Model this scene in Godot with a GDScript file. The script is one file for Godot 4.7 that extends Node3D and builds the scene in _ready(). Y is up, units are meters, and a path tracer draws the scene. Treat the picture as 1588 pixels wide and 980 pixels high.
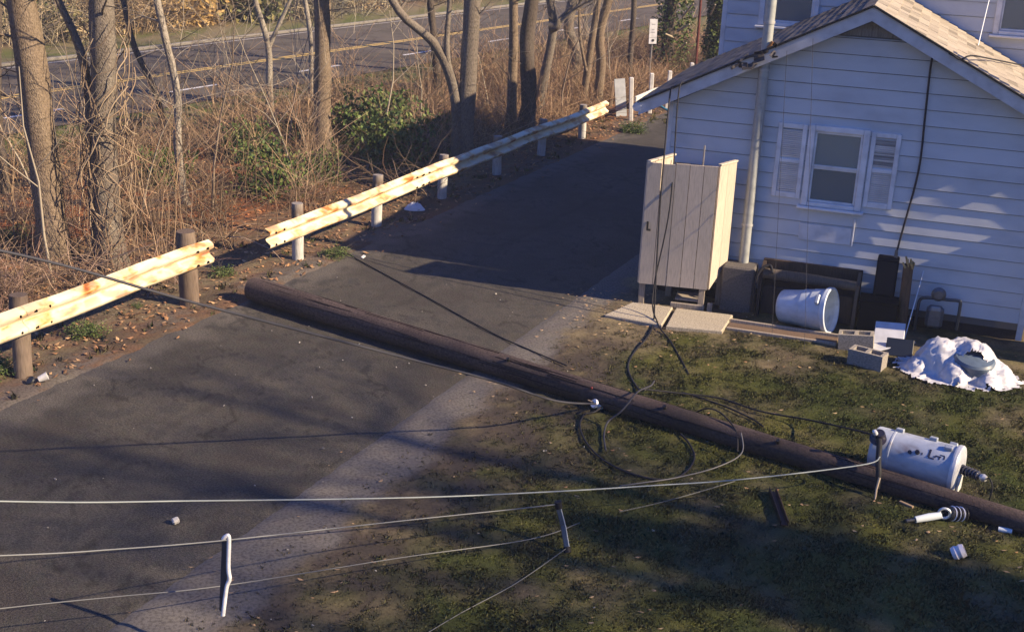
extends Node3D

# ------------------------------------------------------------------ frame of the place
# House axes: HU runs along the gable wall, HN into the depth of the house (both horizontal).
const HU := Vector3(0.9512, 0, 0.3085)
const HN := Vector3(0.3085, 0, -0.9512)
# Lane axes: LD along the lane, LR to its right.  Highway axes: RD along, RR to its right.
const LD := Vector3(0.415, 0, -0.9098)
const LR := Vector3(0.9098, 0, 0.415)
const RD := Vector3(0.512, 0, -0.859)
const RR := Vector3(0.859, 0, 0.512)
const LANE_L := -8.86
const LANE_R := -5.53
const UP := Vector3.UP

var rng := RandomNumberGenerator.new()
var n_a := FastNoiseLite.new()
var n_b := FastNoiseLite.new()
var n_c := FastNoiseLite.new()
var tex := {}
var M := {}

# ------------------------------------------------------------------ geometry collector
class Geo:
	var v := PackedVector3Array()
	var n := PackedVector3Array()
	var c := PackedColorArray()
	var i := PackedInt32Array()
	var col := Color(1, 1, 1)

	func face(p: Array, center: Vector3) -> void:
		var nn: Vector3 = (p[1] - p[0]).cross(p[2] - p[0])
		if nn.length_squared() < 1e-16 and p.size() > 3:
			nn = (p[2] - p[0]).cross(p[3] - p[0])
		nn = nn.normalized()
		var mid := Vector3.ZERO
		for q in p:
			mid += q
		mid /= p.size()
		var ccw := true
		if nn.dot(mid - center) < 0.0:
			nn = -nn
			ccw = false
		var s := v.size()
		for q in p:
			v.append(q); n.append(nn); c.append(col)
		for k in range(1, p.size() - 1):
			if ccw:
				i.append(s); i.append(s + k + 1); i.append(s + k)
			else:
				i.append(s); i.append(s + k); i.append(s + k + 1)

	func box(xf: Transform3D, size: Vector3, b := 0.004) -> void:
		var h := size * 0.5
		b = minf(b, minf(h.x, minf(h.y, h.z)) * 0.45)
		var ctr := xf.origin
		var sg := [-1.0, 1.0]
		for ax in 3:
			var a1 := (ax + 1) % 3
			var a2 := (ax + 2) % 3
			for s in sg:
				var q := []
				for t in [[-1.0, -1.0], [1.0, -1.0], [1.0, 1.0], [-1.0, 1.0]]:
					var p := Vector3.ZERO
					p[ax] = s * h[ax]
					p[a1] = t[0] * (h[a1] - b)
					p[a2] = t[1] * (h[a2] - b)
					q.append(xf * p)
				face(q, ctr)
			for s1 in sg:
				for s2 in sg:
					var q := []
					for e in [[0, -1.0], [0, 1.0], [1, 1.0], [1, -1.0]]:
						var p := Vector3.ZERO
						p[ax] = e[1] * (h[ax] - b)
						p[a1] = s1 * (h[a1] - (b if e[0] == 1 else 0.0))
						p[a2] = s2 * (h[a2] - (0.0 if e[0] == 1 else b))
						q.append(xf * p)
					face(q, ctr)
		for sx in sg:
			for sy in sg:
				for sz in sg:
					face([xf * Vector3(sx * h.x, sy * (h.y - b), sz * (h.z - b)), xf * Vector3(sx * (h.x - b), sy * h.y, sz * (h.z - b)), xf * Vector3(sx * (h.x - b), sy * (h.y - b), sz * h.z)], ctr)

	# a bar of rectangular section from a to b
	func bar(a: Vector3, b: Vector3, w: float, t: float, bev := 0.004, side := Vector3.UP) -> void:
		var z := (b - a).normalized()
		var x := side.cross(z)
		if x.length() < 1e-3:
			x = Vector3.RIGHT.cross(z)
		x = x.normalized()
		box(Transform3D(Basis(x, z.cross(x), z), (a + b) * 0.5), Vector3(w, t, (b - a).length()), bev)

	# prism: polygon pushed along a vector
	func prism(poly: Array, push: Vector3) -> void:
		var ctr := Vector3.ZERO
		for p in poly:
			ctr += p
		ctr = ctr / poly.size() + push * 0.5
		var far := []
		for p in poly:
			far.append(p + push)
		face(poly, ctr)
		face(far, ctr)
		for k in poly.size():
			var l := (k + 1) % poly.size()
			face([poly[k], poly[l], far[l], far[k]], ctr)

	func tube(pts: Array, rad: Array, sides := 8, caps := true, wob := 0.0, noise: FastNoiseLite = null, c2 := Color(-1, 0, 0)) -> void:
		var m := pts.size()
		var t0: Vector3 = (pts[1] - pts[0]).normalized()
		var x := t0.cross(Vector3.UP if absf(t0.y) < 0.9 else Vector3.RIGHT).normalized()
		var s0 := v.size()
		for k in m:
			var t: Vector3 = (pts[mini(k + 1, m - 1)] - pts[maxi(k - 1, 0)]).normalized()
			x = (x - t * x.dot(t)).normalized()
			var y := t.cross(x)
			for j in sides:
				var a := TAU * j / sides
				var d := x * cos(a) + y * sin(a)
				var r: float = rad[k]
				if noise:
					var q: Vector3 = pts[k] + d * r
					r *= 1.0 + wob * noise.get_noise_3d(q.x, q.y * 0.35, q.z)
				v.append(pts[k] + d * r); n.append(d)
				if c2.r >= 0.0 and noise:
					var g: Vector3 = pts[k] + d * r
					c.append(col.lerp(c2, clampf(0.5 + noise.get_noise_3d(g.x * 0.6, g.y * 0.3, g.z * 0.6) * 1.2, 0, 1)))
				else:
					c.append(col)
		for k in m - 1:
			for j in sides:
				var a := s0 + k * sides + j
				var b := s0 + k * sides + (j + 1) % sides
				i.append(a); i.append(a + sides); i.append(b)
				i.append(b); i.append(a + sides); i.append(b + sides)
		if caps:
			for e in [0, m - 1]:
				var ring := []
				for j in sides:
					ring.append(v[s0 + e * sides + j])
				var inner: Vector3 = pts[1] if e == 0 else pts[m - 2]
				face(ring, inner)

	# profile of (radius, height) turned about the y axis of xf
	func lathe(prof: Array, xf: Transform3D, sides := 24) -> void:
		var nb := xf.basis.orthonormalized()
		for k in prof.size() - 1:
			var p: Vector2 = prof[k]
			var q: Vector2 = prof[k + 1]
			var e := q - p
			if e.length() < 1e-6:
				continue
			var nr := Vector2(e.y, -e.x).normalized()
			var s := v.size()
			for j in sides + 1:
				var a := TAU * j / sides
				var d := Vector3(cos(a), 0, sin(a))
				for w in [p, q]:
					v.append(xf * (d * w.x + Vector3(0, w.y, 0)))
					n.append(nb * (d * nr.x + Vector3(0, nr.y, 0)))
					c.append(col)
			for j in sides:
				var a := s + j * 2
				i.append(a); i.append(a + 2); i.append(a + 1)
				i.append(a + 2); i.append(a + 3); i.append(a + 1)

	# flat little leaf of four corners
	func leaf(p: Vector3, along: Vector3, across: Vector3) -> void:
		var s := v.size()
		var nn := along.cross(across).normalized()
		for q in [p, p + along * 0.5 + across * 0.5, p + along, p + along * 0.5 - across * 0.5]:
			v.append(q); n.append(nn); c.append(col)
		i.append(s); i.append(s + 1); i.append(s + 2)
		i.append(s); i.append(s + 2); i.append(s + 3)

	func grid(pts: Array, nx: int, nz: int, cols: PackedColorArray) -> void:
		var s := v.size()
		for k in pts.size():
			v.append(pts[k])
			c.append(cols[k] if cols.size() else col)
		var tot := 0.0
		for z in nz:
			for x in nx:
				var l: Vector3 = pts[z * nx + maxi(x - 1, 0)]
				var r: Vector3 = pts[z * nx + mini(x + 1, nx - 1)]
				var d: Vector3 = pts[maxi(z - 1, 0) * nx + x]
				var u: Vector3 = pts[mini(z + 1, nz - 1) * nx + x]
				var nn := (u - d).cross(r - l).normalized()
				n.append(nn)
				tot += nn.y
		if tot < 0.0:
			for k in range(s, s + nx * nz):
				n[k] = -n[k]
		var o: Vector3 = v[s]
		var cw: bool = (v[s + 1] - o).cross(v[s + nx] - o).dot(n[s]) < 0.0
		for z in nz - 1:
			for x in nx - 1:
				var a := s + z * nx + x
				if cw:
					i.append(a); i.append(a + 1); i.append(a + nx)
					i.append(a + 1); i.append(a + nx + 1); i.append(a + nx)
				else:
					i.append(a); i.append(a + nx); i.append(a + 1)
					i.append(a + 1); i.append(a + nx); i.append(a + nx + 1)

	func mesh() -> ArrayMesh:
		var arr := []
		arr.resize(Mesh.ARRAY_MAX)
		arr[Mesh.ARRAY_VERTEX] = v
		arr[Mesh.ARRAY_NORMAL] = n
		arr[Mesh.ARRAY_COLOR] = c
		arr[Mesh.ARRAY_INDEX] = i
		var am := ArrayMesh.new()
		am.add_surface_from_arrays(Mesh.PRIMITIVE_TRIANGLES, arr)
		return am

# ------------------------------------------------------------------ naming helpers
func numbered(parent: Node, called: String) -> String:
	if not parent.has_node(called):
		return called
	var k := 1
	while parent.has_node("%s_%03d" % [called, k]):
		k += 1
	return "%s_%03d" % [called, k]

func put(geo: Geo, called: String, m: Material, parent: Node = self) -> MeshInstance3D:
	return put_mesh(geo.mesh(), called, m, parent)

func put_mesh(me: Mesh, called: String, m: Material, parent: Node = self) -> MeshInstance3D:
	var o := MeshInstance3D.new()
	o.mesh = me
	o.material_override = m
	o.name = numbered(parent, called)
	parent.add_child(o, true)
	return o

func tag(o: Node, label: String, category: String, group := "") -> Node:
	o.set_meta("label", label)
	o.set_meta("category", category)
	if group:
		o.set_meta("group", group)
	return o

func thing(called: String, label: String, category: String, at := Vector3.ZERO, group := "") -> Node3D:
	var o := Node3D.new()
	o.name = numbered(self, called)
	add_child(o, true)
	o.position = at
	tag(o, label, category, group)
	return o

func kind(o: Node, k: String) -> Node:
	o.set_meta("kind", k)
	return o

func scatter(me: Mesh, xfs: Array, cols: PackedColorArray, called: String, m: Material) -> MultiMeshInstance3D:
	var mm := MultiMesh.new()
	mm.transform_format = MultiMesh.TRANSFORM_3D
	mm.use_colors = true
	mm.mesh = me
	mm.instance_count = xfs.size()
	for k in xfs.size():
		mm.set_instance_transform(k, xfs[k])
		mm.set_instance_color(k, cols[k])
	var o := MultiMeshInstance3D.new()
	o.multimesh = mm
	o.material_override = m
	o.name = numbered(self, called)
	add_child(o, true)
	kind(o, "stuff")
	return o

func hp(u: float, h: float, nn: float) -> Vector3:
	return HU * u + HN * nn + UP * h

func hxf(u: float, h: float, nn: float) -> Transform3D:   # x = along wall, y = up, z = towards the viewer
	return Transform3D(Basis(HU, UP, -HN), hp(u, h, nn))

func lp(a: float, b: float, y := 0.0) -> Vector3:
	return LD * a + LR * b + UP * y

func smooth(pts: Array, per := 6) -> Array:
	var out := []
	for k in pts.size() - 1:
		var p0: Vector3 = pts[maxi(k - 1, 0)]
		var p1: Vector3 = pts[k]
		var p2: Vector3 = pts[k + 1]
		var p3: Vector3 = pts[mini(k + 2, pts.size() - 1)]
		for j in per:
			var t := float(j) / per
			out.append(p1.cubic_interpolate(p2, p0, p3, t))
	out.append(pts[-1])
	return out

func fill(x: float, count: int) -> Array:
	var a := []
	a.resize(count)
	a.fill(x)
	return a

# ------------------------------------------------------------------ materials
func noise_tex(key: String, freq: float, ramp: Array, octaves := 4, kind_ := FastNoiseLite.TYPE_SIMPLEX_SMOOTH, size := 512) -> NoiseTexture2D:
	if tex.has(key):
		return tex[key]
	var f := FastNoiseLite.new()
	f.noise_type = kind_
	f.frequency = freq
	f.fractal_octaves = octaves
	f.seed = key.hash() % 1000
	var t := NoiseTexture2D.new()
	t.width = size
	t.height = size
	t.seamless = true
	t.noise = f
	if ramp.size():
		var g := Gradient.new()
		var offs := PackedFloat32Array()
		var cs := PackedColorArray()
		for r in ramp:
			offs.append(r[0]); cs.append(r[1])
		g.offsets = offs
		g.colors = cs
		t.color_ramp = g
	tex[key] = t
	return t

func grey(x: float) -> Color:
	return Color(x, x, x)

func mat(rough: float, colour := Color(1, 1, 1), t: Texture2D = null, scale := Vector3.ONE, relief: Texture2D = null, cm := 0.3, spec := 0.5, metal := 0.0) -> StandardMaterial3D:
	var m := StandardMaterial3D.new()
	m.vertex_color_use_as_albedo = true
	m.albedo_color = colour.linear_to_srgb()
	m.roughness = rough
	m.metallic = metal
	m.metallic_specular = spec
	m.cull_mode = BaseMaterial3D.CULL_DISABLED
	if t or relief:
		m.uv1_triplanar = true
		m.uv1_world_triplanar = true
		m.uv1_scale = scale
	if t:
		m.albedo_texture = t
	if relief:
		m.heightmap_enabled = true
		m.heightmap_texture = relief
		m.heightmap_scale = cm
	return m

func make_materials() -> void:
	var speck := noise_tex("speck", 0.09, [[0.0, grey(0.62)], [0.42, grey(0.84)], [0.6, grey(0.92)], [0.8, grey(1.0)]], 5)
	var soft := noise_tex("soft", 0.012, [[0.0, grey(0.8)], [0.5, grey(0.93)], [1.0, grey(1.0)]], 5)
	var grain := noise_tex("grain", 0.05, [], 5)
	var fine := noise_tex("fine", 0.14, [], 4)
	var dirt := noise_tex("dirt", 0.03, [[0.0, grey(0.66)], [0.4, grey(0.88)], [0.62, grey(0.96)], [1.0, grey(1.0)]], 6)
	M.ground = mat(0.95, Color.WHITE, dirt, Vector3.ONE * 1.7, fine, 0.4, 0.2)
	M.asphalt = mat(0.88, Color.WHITE, speck, Vector3.ONE * 0.8, fine, 0.5, 0.3)
	M.road = mat(0.97, Color.WHITE, soft, Vector3.ONE * 0.15, null, 0.3, 0.05)
	M.paint = mat(0.55, Color.WHITE, soft, Vector3.ONE * 0.7, null, 0.1, 0.4)
	M.siding = mat(0.5, Color.WHITE, noise_tex("siding", 0.01, [[0.0, grey(0.88)], [0.35, grey(0.95)], [0.6, grey(0.98)], [1.0, grey(1.0)]], 6), Vector3(0.25, 0.5, 0.25), noise_tex("woodline", 0.03, [], 3), 0.12, 0.35)
	M.wood = mat(0.8, Color.WHITE, noise_tex("plank", 0.03, [[0.0, grey(0.7)], [0.5, grey(0.9)], [1.0, grey(1.0)]], 5), Vector3(3.0, 0.35, 3.0), grain, 0.12, 0.25)
	M.board = mat(0.8, Color.WHITE, noise_tex("boardgrain", 0.03, [[0.0, grey(0.84)], [0.5, grey(0.95)], [1.0, grey(1.0)]], 5), Vector3(3.0, 0.35, 3.0), null, 0.12, 0.25)
	M.pole = mat(0.85, Color.WHITE, noise_tex("polewood", 0.03, [[0.0, grey(0.5)], [0.45, grey(0.8)], [1.0, grey(1.0)]], 6), Vector3.ONE * 2.0, grain, 0.4, 0.3)
	M.bark = mat(0.95, Color.WHITE, noise_tex("barkcol", 0.03, [[0.0, grey(0.5)], [0.4, grey(0.85)], [1.0, grey(1.0)]], 6), Vector3(2.6, 0.9, 2.6), grain, 2.0, 0.15)
	M.twig = mat(0.9, Color.WHITE, null, Vector3.ONE, null, 0.3, 0.2)
	M.leaf = mat(0.6, Color.WHITE, null, Vector3.ONE, null, 0.3, 0.35)
	M.leaf.backlight_enabled = true
	M.leaf.backlight = Color(0.25, 0.25, 0.2)
	M.dry = mat(0.85, Color.WHITE, null, Vector3.ONE, null, 0.3, 0.2)
	var y := Color(0.9, 0.85, 0.72)
	M.rail = mat(0.6, Color(0.98, 0.98, 0.98), noise_tex("rust", 0.014, [[0.0, Color(0.82, 0.8, 0.72)], [0.52, Color(0.82, 0.79, 0.68)], [0.6, Color(0.8, 0.72, 0.53)], [0.68, Color(0.72, 0.5, 0.26)], [0.78, Color(0.55, 0.3, 0.14)], [1.0, Color(0.38, 0.17, 0.08)]], 6), Vector3(0.3, 0.9, 0.3), fine, 0.1, 0.35)
	M.metal = mat(0.45, Color.WHITE, soft, Vector3.ONE * 2.0, null, 0.1, 0.5, 0.6)
	M.galv = mat(0.5, Color.WHITE, soft, Vector3.ONE * 1.2, null, 0.1, 0.5, 0.25)
	M.plastic = mat(0.4, Color.WHITE, soft, Vector3.ONE * 1.5, null, 0.1, 0.5)
	M.tarp = mat(0.35, Color.WHITE, soft, Vector3.ONE * 2.0, null, 0.1, 0.5)
	M.concrete = mat(0.9, Color.WHITE, noise_tex("conc", 0.05, [[0.0, grey(0.6)], [0.5, grey(0.86)], [1.0, grey(1.0)]], 6), Vector3.ONE * 1.5, fine, 0.25, 0.25)
	M.shingle = mat(0.95, Color.WHITE, speck, Vector3.ONE * 2.0, fine, 0.2, 0.2)
	M.porcelain = mat(0.15, Color.WHITE)
	M.rubber = mat(0.6, Color.WHITE, null, Vector3.ONE, null, 0.1, 0.3)
	M.black = mat(0.8, Color.WHITE, null, Vector3.ONE, null, 0.1, 0.15)
	M.enamel = mat(0.35, Color.WHITE, soft, Vector3.ONE * 1.3, null, 0.1, 0.5)
	M.blind = mat(0.7, Color.WHITE)
	var g := StandardMaterial3D.new()
	g.transparency = BaseMaterial3D.TRANSPARENCY_ALPHA
	g.albedo_color = Color(0.8, 0.85, 0.85, 0.12)
	g.roughness = 0.04
	g.cull_mode = BaseMaterial3D.CULL_DISABLED
	M.glass = g

func _ready() -> void:
	rng.seed = 20417
	for e in [[n_a, 3, 0.35], [n_b, 11, 1.6], [n_c, 29, 6.0]]:
		e[0].seed = e[1]
		e[0].frequency = e[2]
		e[0].noise_type = FastNoiseLite.TYPE_SIMPLEX_SMOOTH
		e[0].fractal_octaves = 3
	setup_camera_and_light()
	make_materials()
	build_ground()
	build_lane_and_highway()
	build_house()
	build_shade_screen()
	build_guardrails()
	build_trees()
	build_undergrowth()
	build_far_side()
	build_shower_stall()
	build_wall_clutter()
	build_pole_and_transformer()
	build_wires()
	build_small_things()
	build_grass_and_litter()

# ------------------------------------------------------------------ camera, sky, sun
func setup_camera_and_light() -> void:
	var cam := Camera3D.new()
	cam.name = "camera"
	cam.keep_aspect = Camera3D.KEEP_HEIGHT
	cam.fov = 28.46
	cam.near = 0.1
	cam.far = 900.0
	var p := deg_to_rad(19.43)
	var r := deg_to_rad(2.49)
	var fwd := Vector3(0, -sin(p), -cos(p))
	var right := Vector3.RIGHT
	var up := right.cross(fwd)
	var rt := right * cos(r) + up * sin(r)
	var uu := -right * sin(r) + up * cos(r)
	cam.transform = Transform3D(Basis(rt, uu, -fwd), Vector3(0, 5, 0))
	add_child(cam)
	cam.current = true
	var env := Environment.new()
	env.background_mode = Environment.BG_SKY
	var sm := ProceduralSkyMaterial.new()
	sm.sky_top_color = Color(0.14, 0.36, 0.76)
	sm.sky_horizon_color = Color(0.55, 0.69, 0.85)
	sm.sky_curve = 0.18
	sm.ground_bottom_color = Color(0.12, 0.11, 0.1)
	sm.ground_horizon_color = Color(0.3, 0.3, 0.28)
	sm.sky_energy_multiplier = 0.74
	sm.ground_energy_multiplier = 0.4
	var sky := Sky.new()
	sky.sky_material = sm
	env.sky = sky
	env.tonemap_mode = Environment.TONE_MAPPER_LINEAR
	env.tonemap_exposure = 2.55
	env.sdfgi_enabled = true
	env.ssao_enabled = true
	env.ssil_enabled = true
	env.fog_enabled = true
	env.fog_density = 0.0012
	env.fog_light_color = Color(0.75, 0.78, 0.85)
	var we := WorldEnvironment.new()
	we.name = "world_environment"
	we.environment = env
	add_child(we)
	var sun := DirectionalLight3D.new()
	sun.name = "sun"
	sun.light_energy = 1.5
	sun.light_color = Color(1.0, 0.9, 0.76)
	sun.light_angular_distance = 0.6
	sun.shadow_enabled = true
	var d := deg_to_rad(2.4)
	var e := deg_to_rad(30.3)
	var to_sun := (HU * cos(d) - HN * sin(d)) * cos(e) + UP * sin(e)
	add_child(sun)
	sun.look_at_from_position(to_sun * 50.0, Vector3.ZERO, UP)

# ------------------------------------------------------------------ ground
func mix3(a: Color, b: Color, t: float) -> Color:
	return a.lerp(b, clampf(t, 0.0, 1.0))

func grass_mask(x: float, z: float) -> float:      # how green the lawn is
	var b := x * LR.x + z * LR.z
	var e := smoothstep(-4.9, -3.3, b + n_b.get_noise_2d(x, z) * 0.9)
	var far := smoothstep(-14.3, -12.4, z + x * -0.32 + 0.6)
	var w := n_a.get_noise_2d(x * 2.2 + 40, z * 2.2) * 0.6 + n_b.get_noise_2d(x, z + 9) * 0.55
	return clampf(e * (0.45 + 0.4 * far) + w * 0.95 * e, 0.0, 1.0)

func ground_info(x: float, z: float) -> Array:      # [height, colour]
	var a := x * LD.x + z * LD.z
	var b := x * LR.x + z * LR.z
	var bh := x * RR.x + z * RR.z
	var na := n_a.get_noise_2d(x, z)
	var nb := n_b.get_noise_2d(x, z)
	var nc := n_c.get_noise_2d(x, z)
	var h := 0.012 + nb * 0.012 + nc * 0.01
	var soil := Color(0.1, 0.075, 0.052)
	var grit := Color(0.15, 0.135, 0.118)
	var straw := Color(0.21, 0.17, 0.1)
	var green := Color(0.045, 0.058, 0.015)
	var litter := Color(0.17, 0.1, 0.06)
	var red := Color(0.3, 0.1, 0.035)
	var col := soil
	if b > LANE_L + 1.6:                            # yard to the right of the lane
		var g := grass_mask(x, z)
		col = mix3(Color(0.07, 0.056, 0.044), straw, 0.1 + nb * 0.7 + na * 0.5 + nc * 0.5 + 0.4 * smoothstep(-12.6, -14.2, z - x * 0.33))
		col = mix3(col, mix3(green, Color(0.095, 0.095, 0.022), 0.4 + na * 1.4), g * 1.05 - 0.1)
		var strip := 1.0 - smoothstep(-5.12, -4.92, b + na * 0.25 + nb * 0.12 + nc * 0.06 - 0.25 * smoothstep(11.0, 7.0, a))
		col = mix3(col, mix3(Color(0.16, 0.148, 0.135), Color(0.12, 0.108, 0.097), 0.4 + nc * 0.25 + nb * 0.4), strip * 0.95)
		h += g * 0.012
		if a > 24.5 + na * 1.5:                     # overgrown end of the lane
			col = mix3(col, mix3(litter, Color(0.08, 0.1, 0.03), 0.5 + nb), 0.8)
	else:
		col = mix3(litter, soil, 0.5 + nb * 1.4)
		col = mix3(col, grit, smoothstep(0.05, 0.35, na + nc * 0.5) * (1.0 - smoothstep(0.0, 0.7, LANE_L - 0.1 - b)) * 0.8)
		if b < -9.4:
			col = mix3(col, straw, clampf(0.25 + nc * 1.0 + na * 0.6, 0, 0.8))
			var rb := smoothstep(0.0, 0.25, nb * 0.7 + na * 0.7 + 0.05) * smoothstep(-18.6, -17.0, bh) * (1.0 - smoothstep(-13.5, -11.5, bh))
			col = mix3(col, red, rb * 0.75)
		var verge := smoothstep(0.0, 1.0, (-16.9 - bh) / 1.4 + nb * 0.8)
		col = mix3(col, mix3(Color(0.1, 0.125, 0.035), straw, 0.3 + nb * 1.2 + na), verge)
		if bh < -27.0:
			col = mix3(Color(0.12, 0.135, 0.04), straw, 0.45 + nb + na)
			col = mix3(col, litter, smoothstep(-29.0, -31.0, bh))
	# sunk bed under the lane and the highway
	var edge := nb * (0.10 if b < -7.2 else 0.035) + nc * (0.09 if b < -7.2 else 0.05)
	var lane_in := minf(b - (LANE_L - 0.02), (LANE_R + 0.03) - b) + edge
	if a < 28.5:
		h = lerpf(h, -0.035, smoothstep(-0.12, 0.14, lane_in))
	var road_in := minf(bh + 27.0, -20.2 - bh) + edge * 0.6
	h = lerpf(h, -0.05, smoothstep(-0.1, 0.2, road_in))
	return [h, col]

func axis(dense_lo: float, dense_hi: float, step: float, lo: float, hi: float) -> PackedFloat32Array:
	var mid := PackedFloat32Array()
	var x := dense_lo
	while x <= dense_hi:
		mid.append(x)
		x += step
	var left := []
	var s := step
	x = dense_lo
	while x > lo:
		s *= 1.16
		x -= s
		left.push_front(x)
	var out := PackedFloat32Array(left)
	out.append_array(mid)
	s = step
	x = mid[-1]
	while x < hi:
		s *= 1.16
		x += s
		out.append(x)
	return out

func build_ground() -> void:
	var xs := axis(-11.0, 6.5, 0.075, -320.0, 320.0)
	var zs := axis(-31.0, -6.8, 0.085, -420.0, 220.0)
	var pts := []
	var cols := PackedColorArray()
	for z in zs:
		for x in xs:
			var q := ground_info(x, z)
			pts.append(Vector3(x, q[0], z))
			cols.append(q[1])
	var g := Geo.new()
	g.grid(pts, xs.size(), zs.size(), cols)
	kind(put(g, "ground", M.ground), "structure")

func build_lane_and_highway() -> void:
	var pts := []
	var cols := PackedColorArray()
	var na := 640
	var nb := 88
	for k in na:
		var a := 2.0 + 26.6 * k / (na - 1)
		for j in nb:
			var b := LANE_L - 0.3 + (LANE_R - LANE_L + 0.6) * j / (nb - 1)
			var p := lp(a, b)
			var e := minf(b - LANE_L, LANE_R - b)
			var w1 := n_a.get_noise_2d(p.x * 1.3, p.z * 1.3)
			var w2 := n_b.get_noise_2d(p.x * 1.4 + 5, p.z * 1.4)
			var w3 := n_c.get_noise_2d(p.x * 1.5, p.z * 1.5)
			var col := Color(0.059, 0.0535, 0.0445).lerp(Color(0.095, 0.086, 0.072), clampf(0.35 + w1 * 0.7 + w2 * 0.45 + w3 * 0.3, 0, 1))
			var wear := 1.0 - smoothstep(0.0, 0.55, e + w2 * 0.35)
			col = col.lerp(Color(0.15, 0.135, 0.115), wear * (0.0 if b > -7.0 else 0.65))
			var ck := minf(absf(n_a.get_noise_2d(p.x * 1.2 + 70.0, p.z * 1.2)), absf(n_b.get_noise_2d(p.x * 0.35 + 15.0, p.z * 0.35) + 0.1) * 0.8)
			if ck < 0.012 and w1 > -0.12:
				col = col * 0.62
			if absf(b + 7.25 + w1 * 0.1) < 0.05:
				col = col * 0.86
			col = col.lerp(Color(0.04, 0.039, 0.038), 0.55 * smoothstep(0.28, 0.5, w2 + w1 * 0.4))
			pts.append(Vector3(p.x, 0.004 + w2 * 0.006 + w3 * 0.002 - 0.03 * smoothstep(0.1, -0.3, e), p.z))
			cols.append(col)
	var g := Geo.new()
	g.grid(pts, nb, na, cols)
	kind(put(g, "lane", M.asphalt), "structure")
	# two-lane highway behind the trees
	pts = []
	cols = PackedColorArray()
	for k in 240:
		var a := -90.0 + 250.0 * k / 239.0
		for j in 30:
			var b := -27.05 + 6.9 * j / 29.0
			var p := RD * a + RR * b
			var w := n_a.get_noise_2d(p.x * 0.5, p.z * 1.4)
			var wheel := absf(sin((b + 20.0) * 1.75))
			cols.append(Color(0.09, 0.078, 0.068).lerp(Color(0.135, 0.118, 0.1), clampf(0.35 + w * 0.7 + wheel * 0.15, 0, 1)))
			pts.append(Vector3(p.x, 0.02, p.z))
	g = Geo.new()
	g.grid(pts, 30, 240, cols)
	kind(put(g, "road", M.road), "structure")
	var mark := func(b0: float, b1: float, a0: float, a1: float, called: String, cc: Color) -> void:
		var q := Geo.new()
		q.col = cc
		var steps := maxi(2, int((a1 - a0) / 2.0))
		var ps := []
		for k in steps + 1:
			var a := lerpf(a0, a1, float(k) / steps)
			for b in [b0, b1]:
				var p: Vector3 = RD * a + RR * b
				ps.append(Vector3(p.x, 0.024, p.z))
		q.grid(ps, 2, steps + 1, PackedColorArray())
		kind(put(q, called, M.paint), "structure")
	mark.call(-23.58, -23.48, -80.0, 150.0, "road_centre_line", Color(0.62, 0.42, 0.1))
	mark.call(-23.40, -23.30, -80.0, 150.0, "road_centre_line", Color(0.62, 0.42, 0.1))
	mark.call(-26.8, -26.72, -80.0, 150.0, "road_edge_line", Color(0.42, 0.4, 0.36))
	var a0 := -20.7
	while a0 < 80.0:
		mark.call(-21.57, -21.46, a0, a0 + 1.65, "road_dash", Color(0.6, 0.59, 0.57))
		a0 += 4.55
	# pale kerb along the far edge
	var kb := Geo.new()
	kb.col = Color(0.25, 0.23, 0.2)
	for k in 58:
		var s := -80.0 + k * 4.0
		kb.bar(RD * s + RR * -27.2 + UP * 0.02, RD * (s + 3.985) + RR * -27.2 + UP * 0.02, 0.14, 0.12, 0.02)
	kind(put(kb, "kerb", M.concrete), "structure")

# ------------------------------------------------------------------ house
const WALL := 15.2        # depth of the gable wall
const MAIN := 18.45       # depth of the taller block's front wall

func lap_board(parent: Node, n0: float, b0: float, b1: float, t0: float, t1: float, h0: float, h1: float) -> void:
	if b1 - b0 < 0.04:
		return
	var g := Geo.new()
	g.col = Color(0.555, 0.585, 0.61) * rng.randf_range(0.95, 1.03)
	h1 -= 0.0095
	var tb := 0.016 + rng.randf_range(-0.002, 0.002)
	var fr := [hp(b0, h0, n0 - tb), hp(b1, h0, n0 - tb), hp(t1, h1, n0 - 0.002), hp(t0, h1, n0 - 0.002)]
	var bk := [hp(b0, h0, n0 + 0.01), hp(b1, h0, n0 + 0.01), hp(t1, h1, n0 + 0.01), hp(t0, h1, n0 + 0.01)]
	var ctr: Vector3 = (fr[0] + fr[2] + bk[0] + bk[2]) * 0.25
	g.face(fr, ctr)
	for k in 4:
		var l := (k + 1) % 4
		if fr[k].distance_to(fr[l]) > 0.002:
			g.face([fr[k], fr[l], bk[l], bk[k]], ctr)
	put(g, "siding_board", M.siding, parent)

# courses of lap siding under a gable; holes are [u0, u1, h0, h1]
func siding(parent: Node, n0: float, h_lo: float, h_hi: float, step: float, u_l: float, u_r: float, apex_u: float, apex_h: float, slope: float, holes: Array) -> void:
	var h := h_lo
	while h < h_hi - 0.02:
		var top := minf(h + step, h_hi)
		var lb := maxf(u_l, apex_u - (apex_h - h) / slope)
		var rb := minf(u_r, apex_u + (apex_h - h) / slope)
		var lt := maxf(u_l, apex_u - (apex_h - top) / slope)
		var rt := minf(u_r, apex_u + (apex_h - top) / slope)
		var cuts := []
		for q in holes:
			if q[2] < top - 0.005 and q[3] > h + 0.005:
				cuts.append(q)
		var sb := lb
		var st := lt
		for q in cuts:
			lap_board(parent, n0, sb, q[0], st, q[0], h, top)
			if q[3] < top - 0.03:
				lap_board(parent, n0, q[0], q[1], q[0], q[1], q[3], top)
			if q[2] > h + 0.03:
				lap_board(parent, n0, q[0], q[1], q[0], q[1], h, q[2])
			sb = q[1]
			st = q[1]
		lap_board(parent, n0, sb, rb, st, rt, h, top)
		h = top

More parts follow.
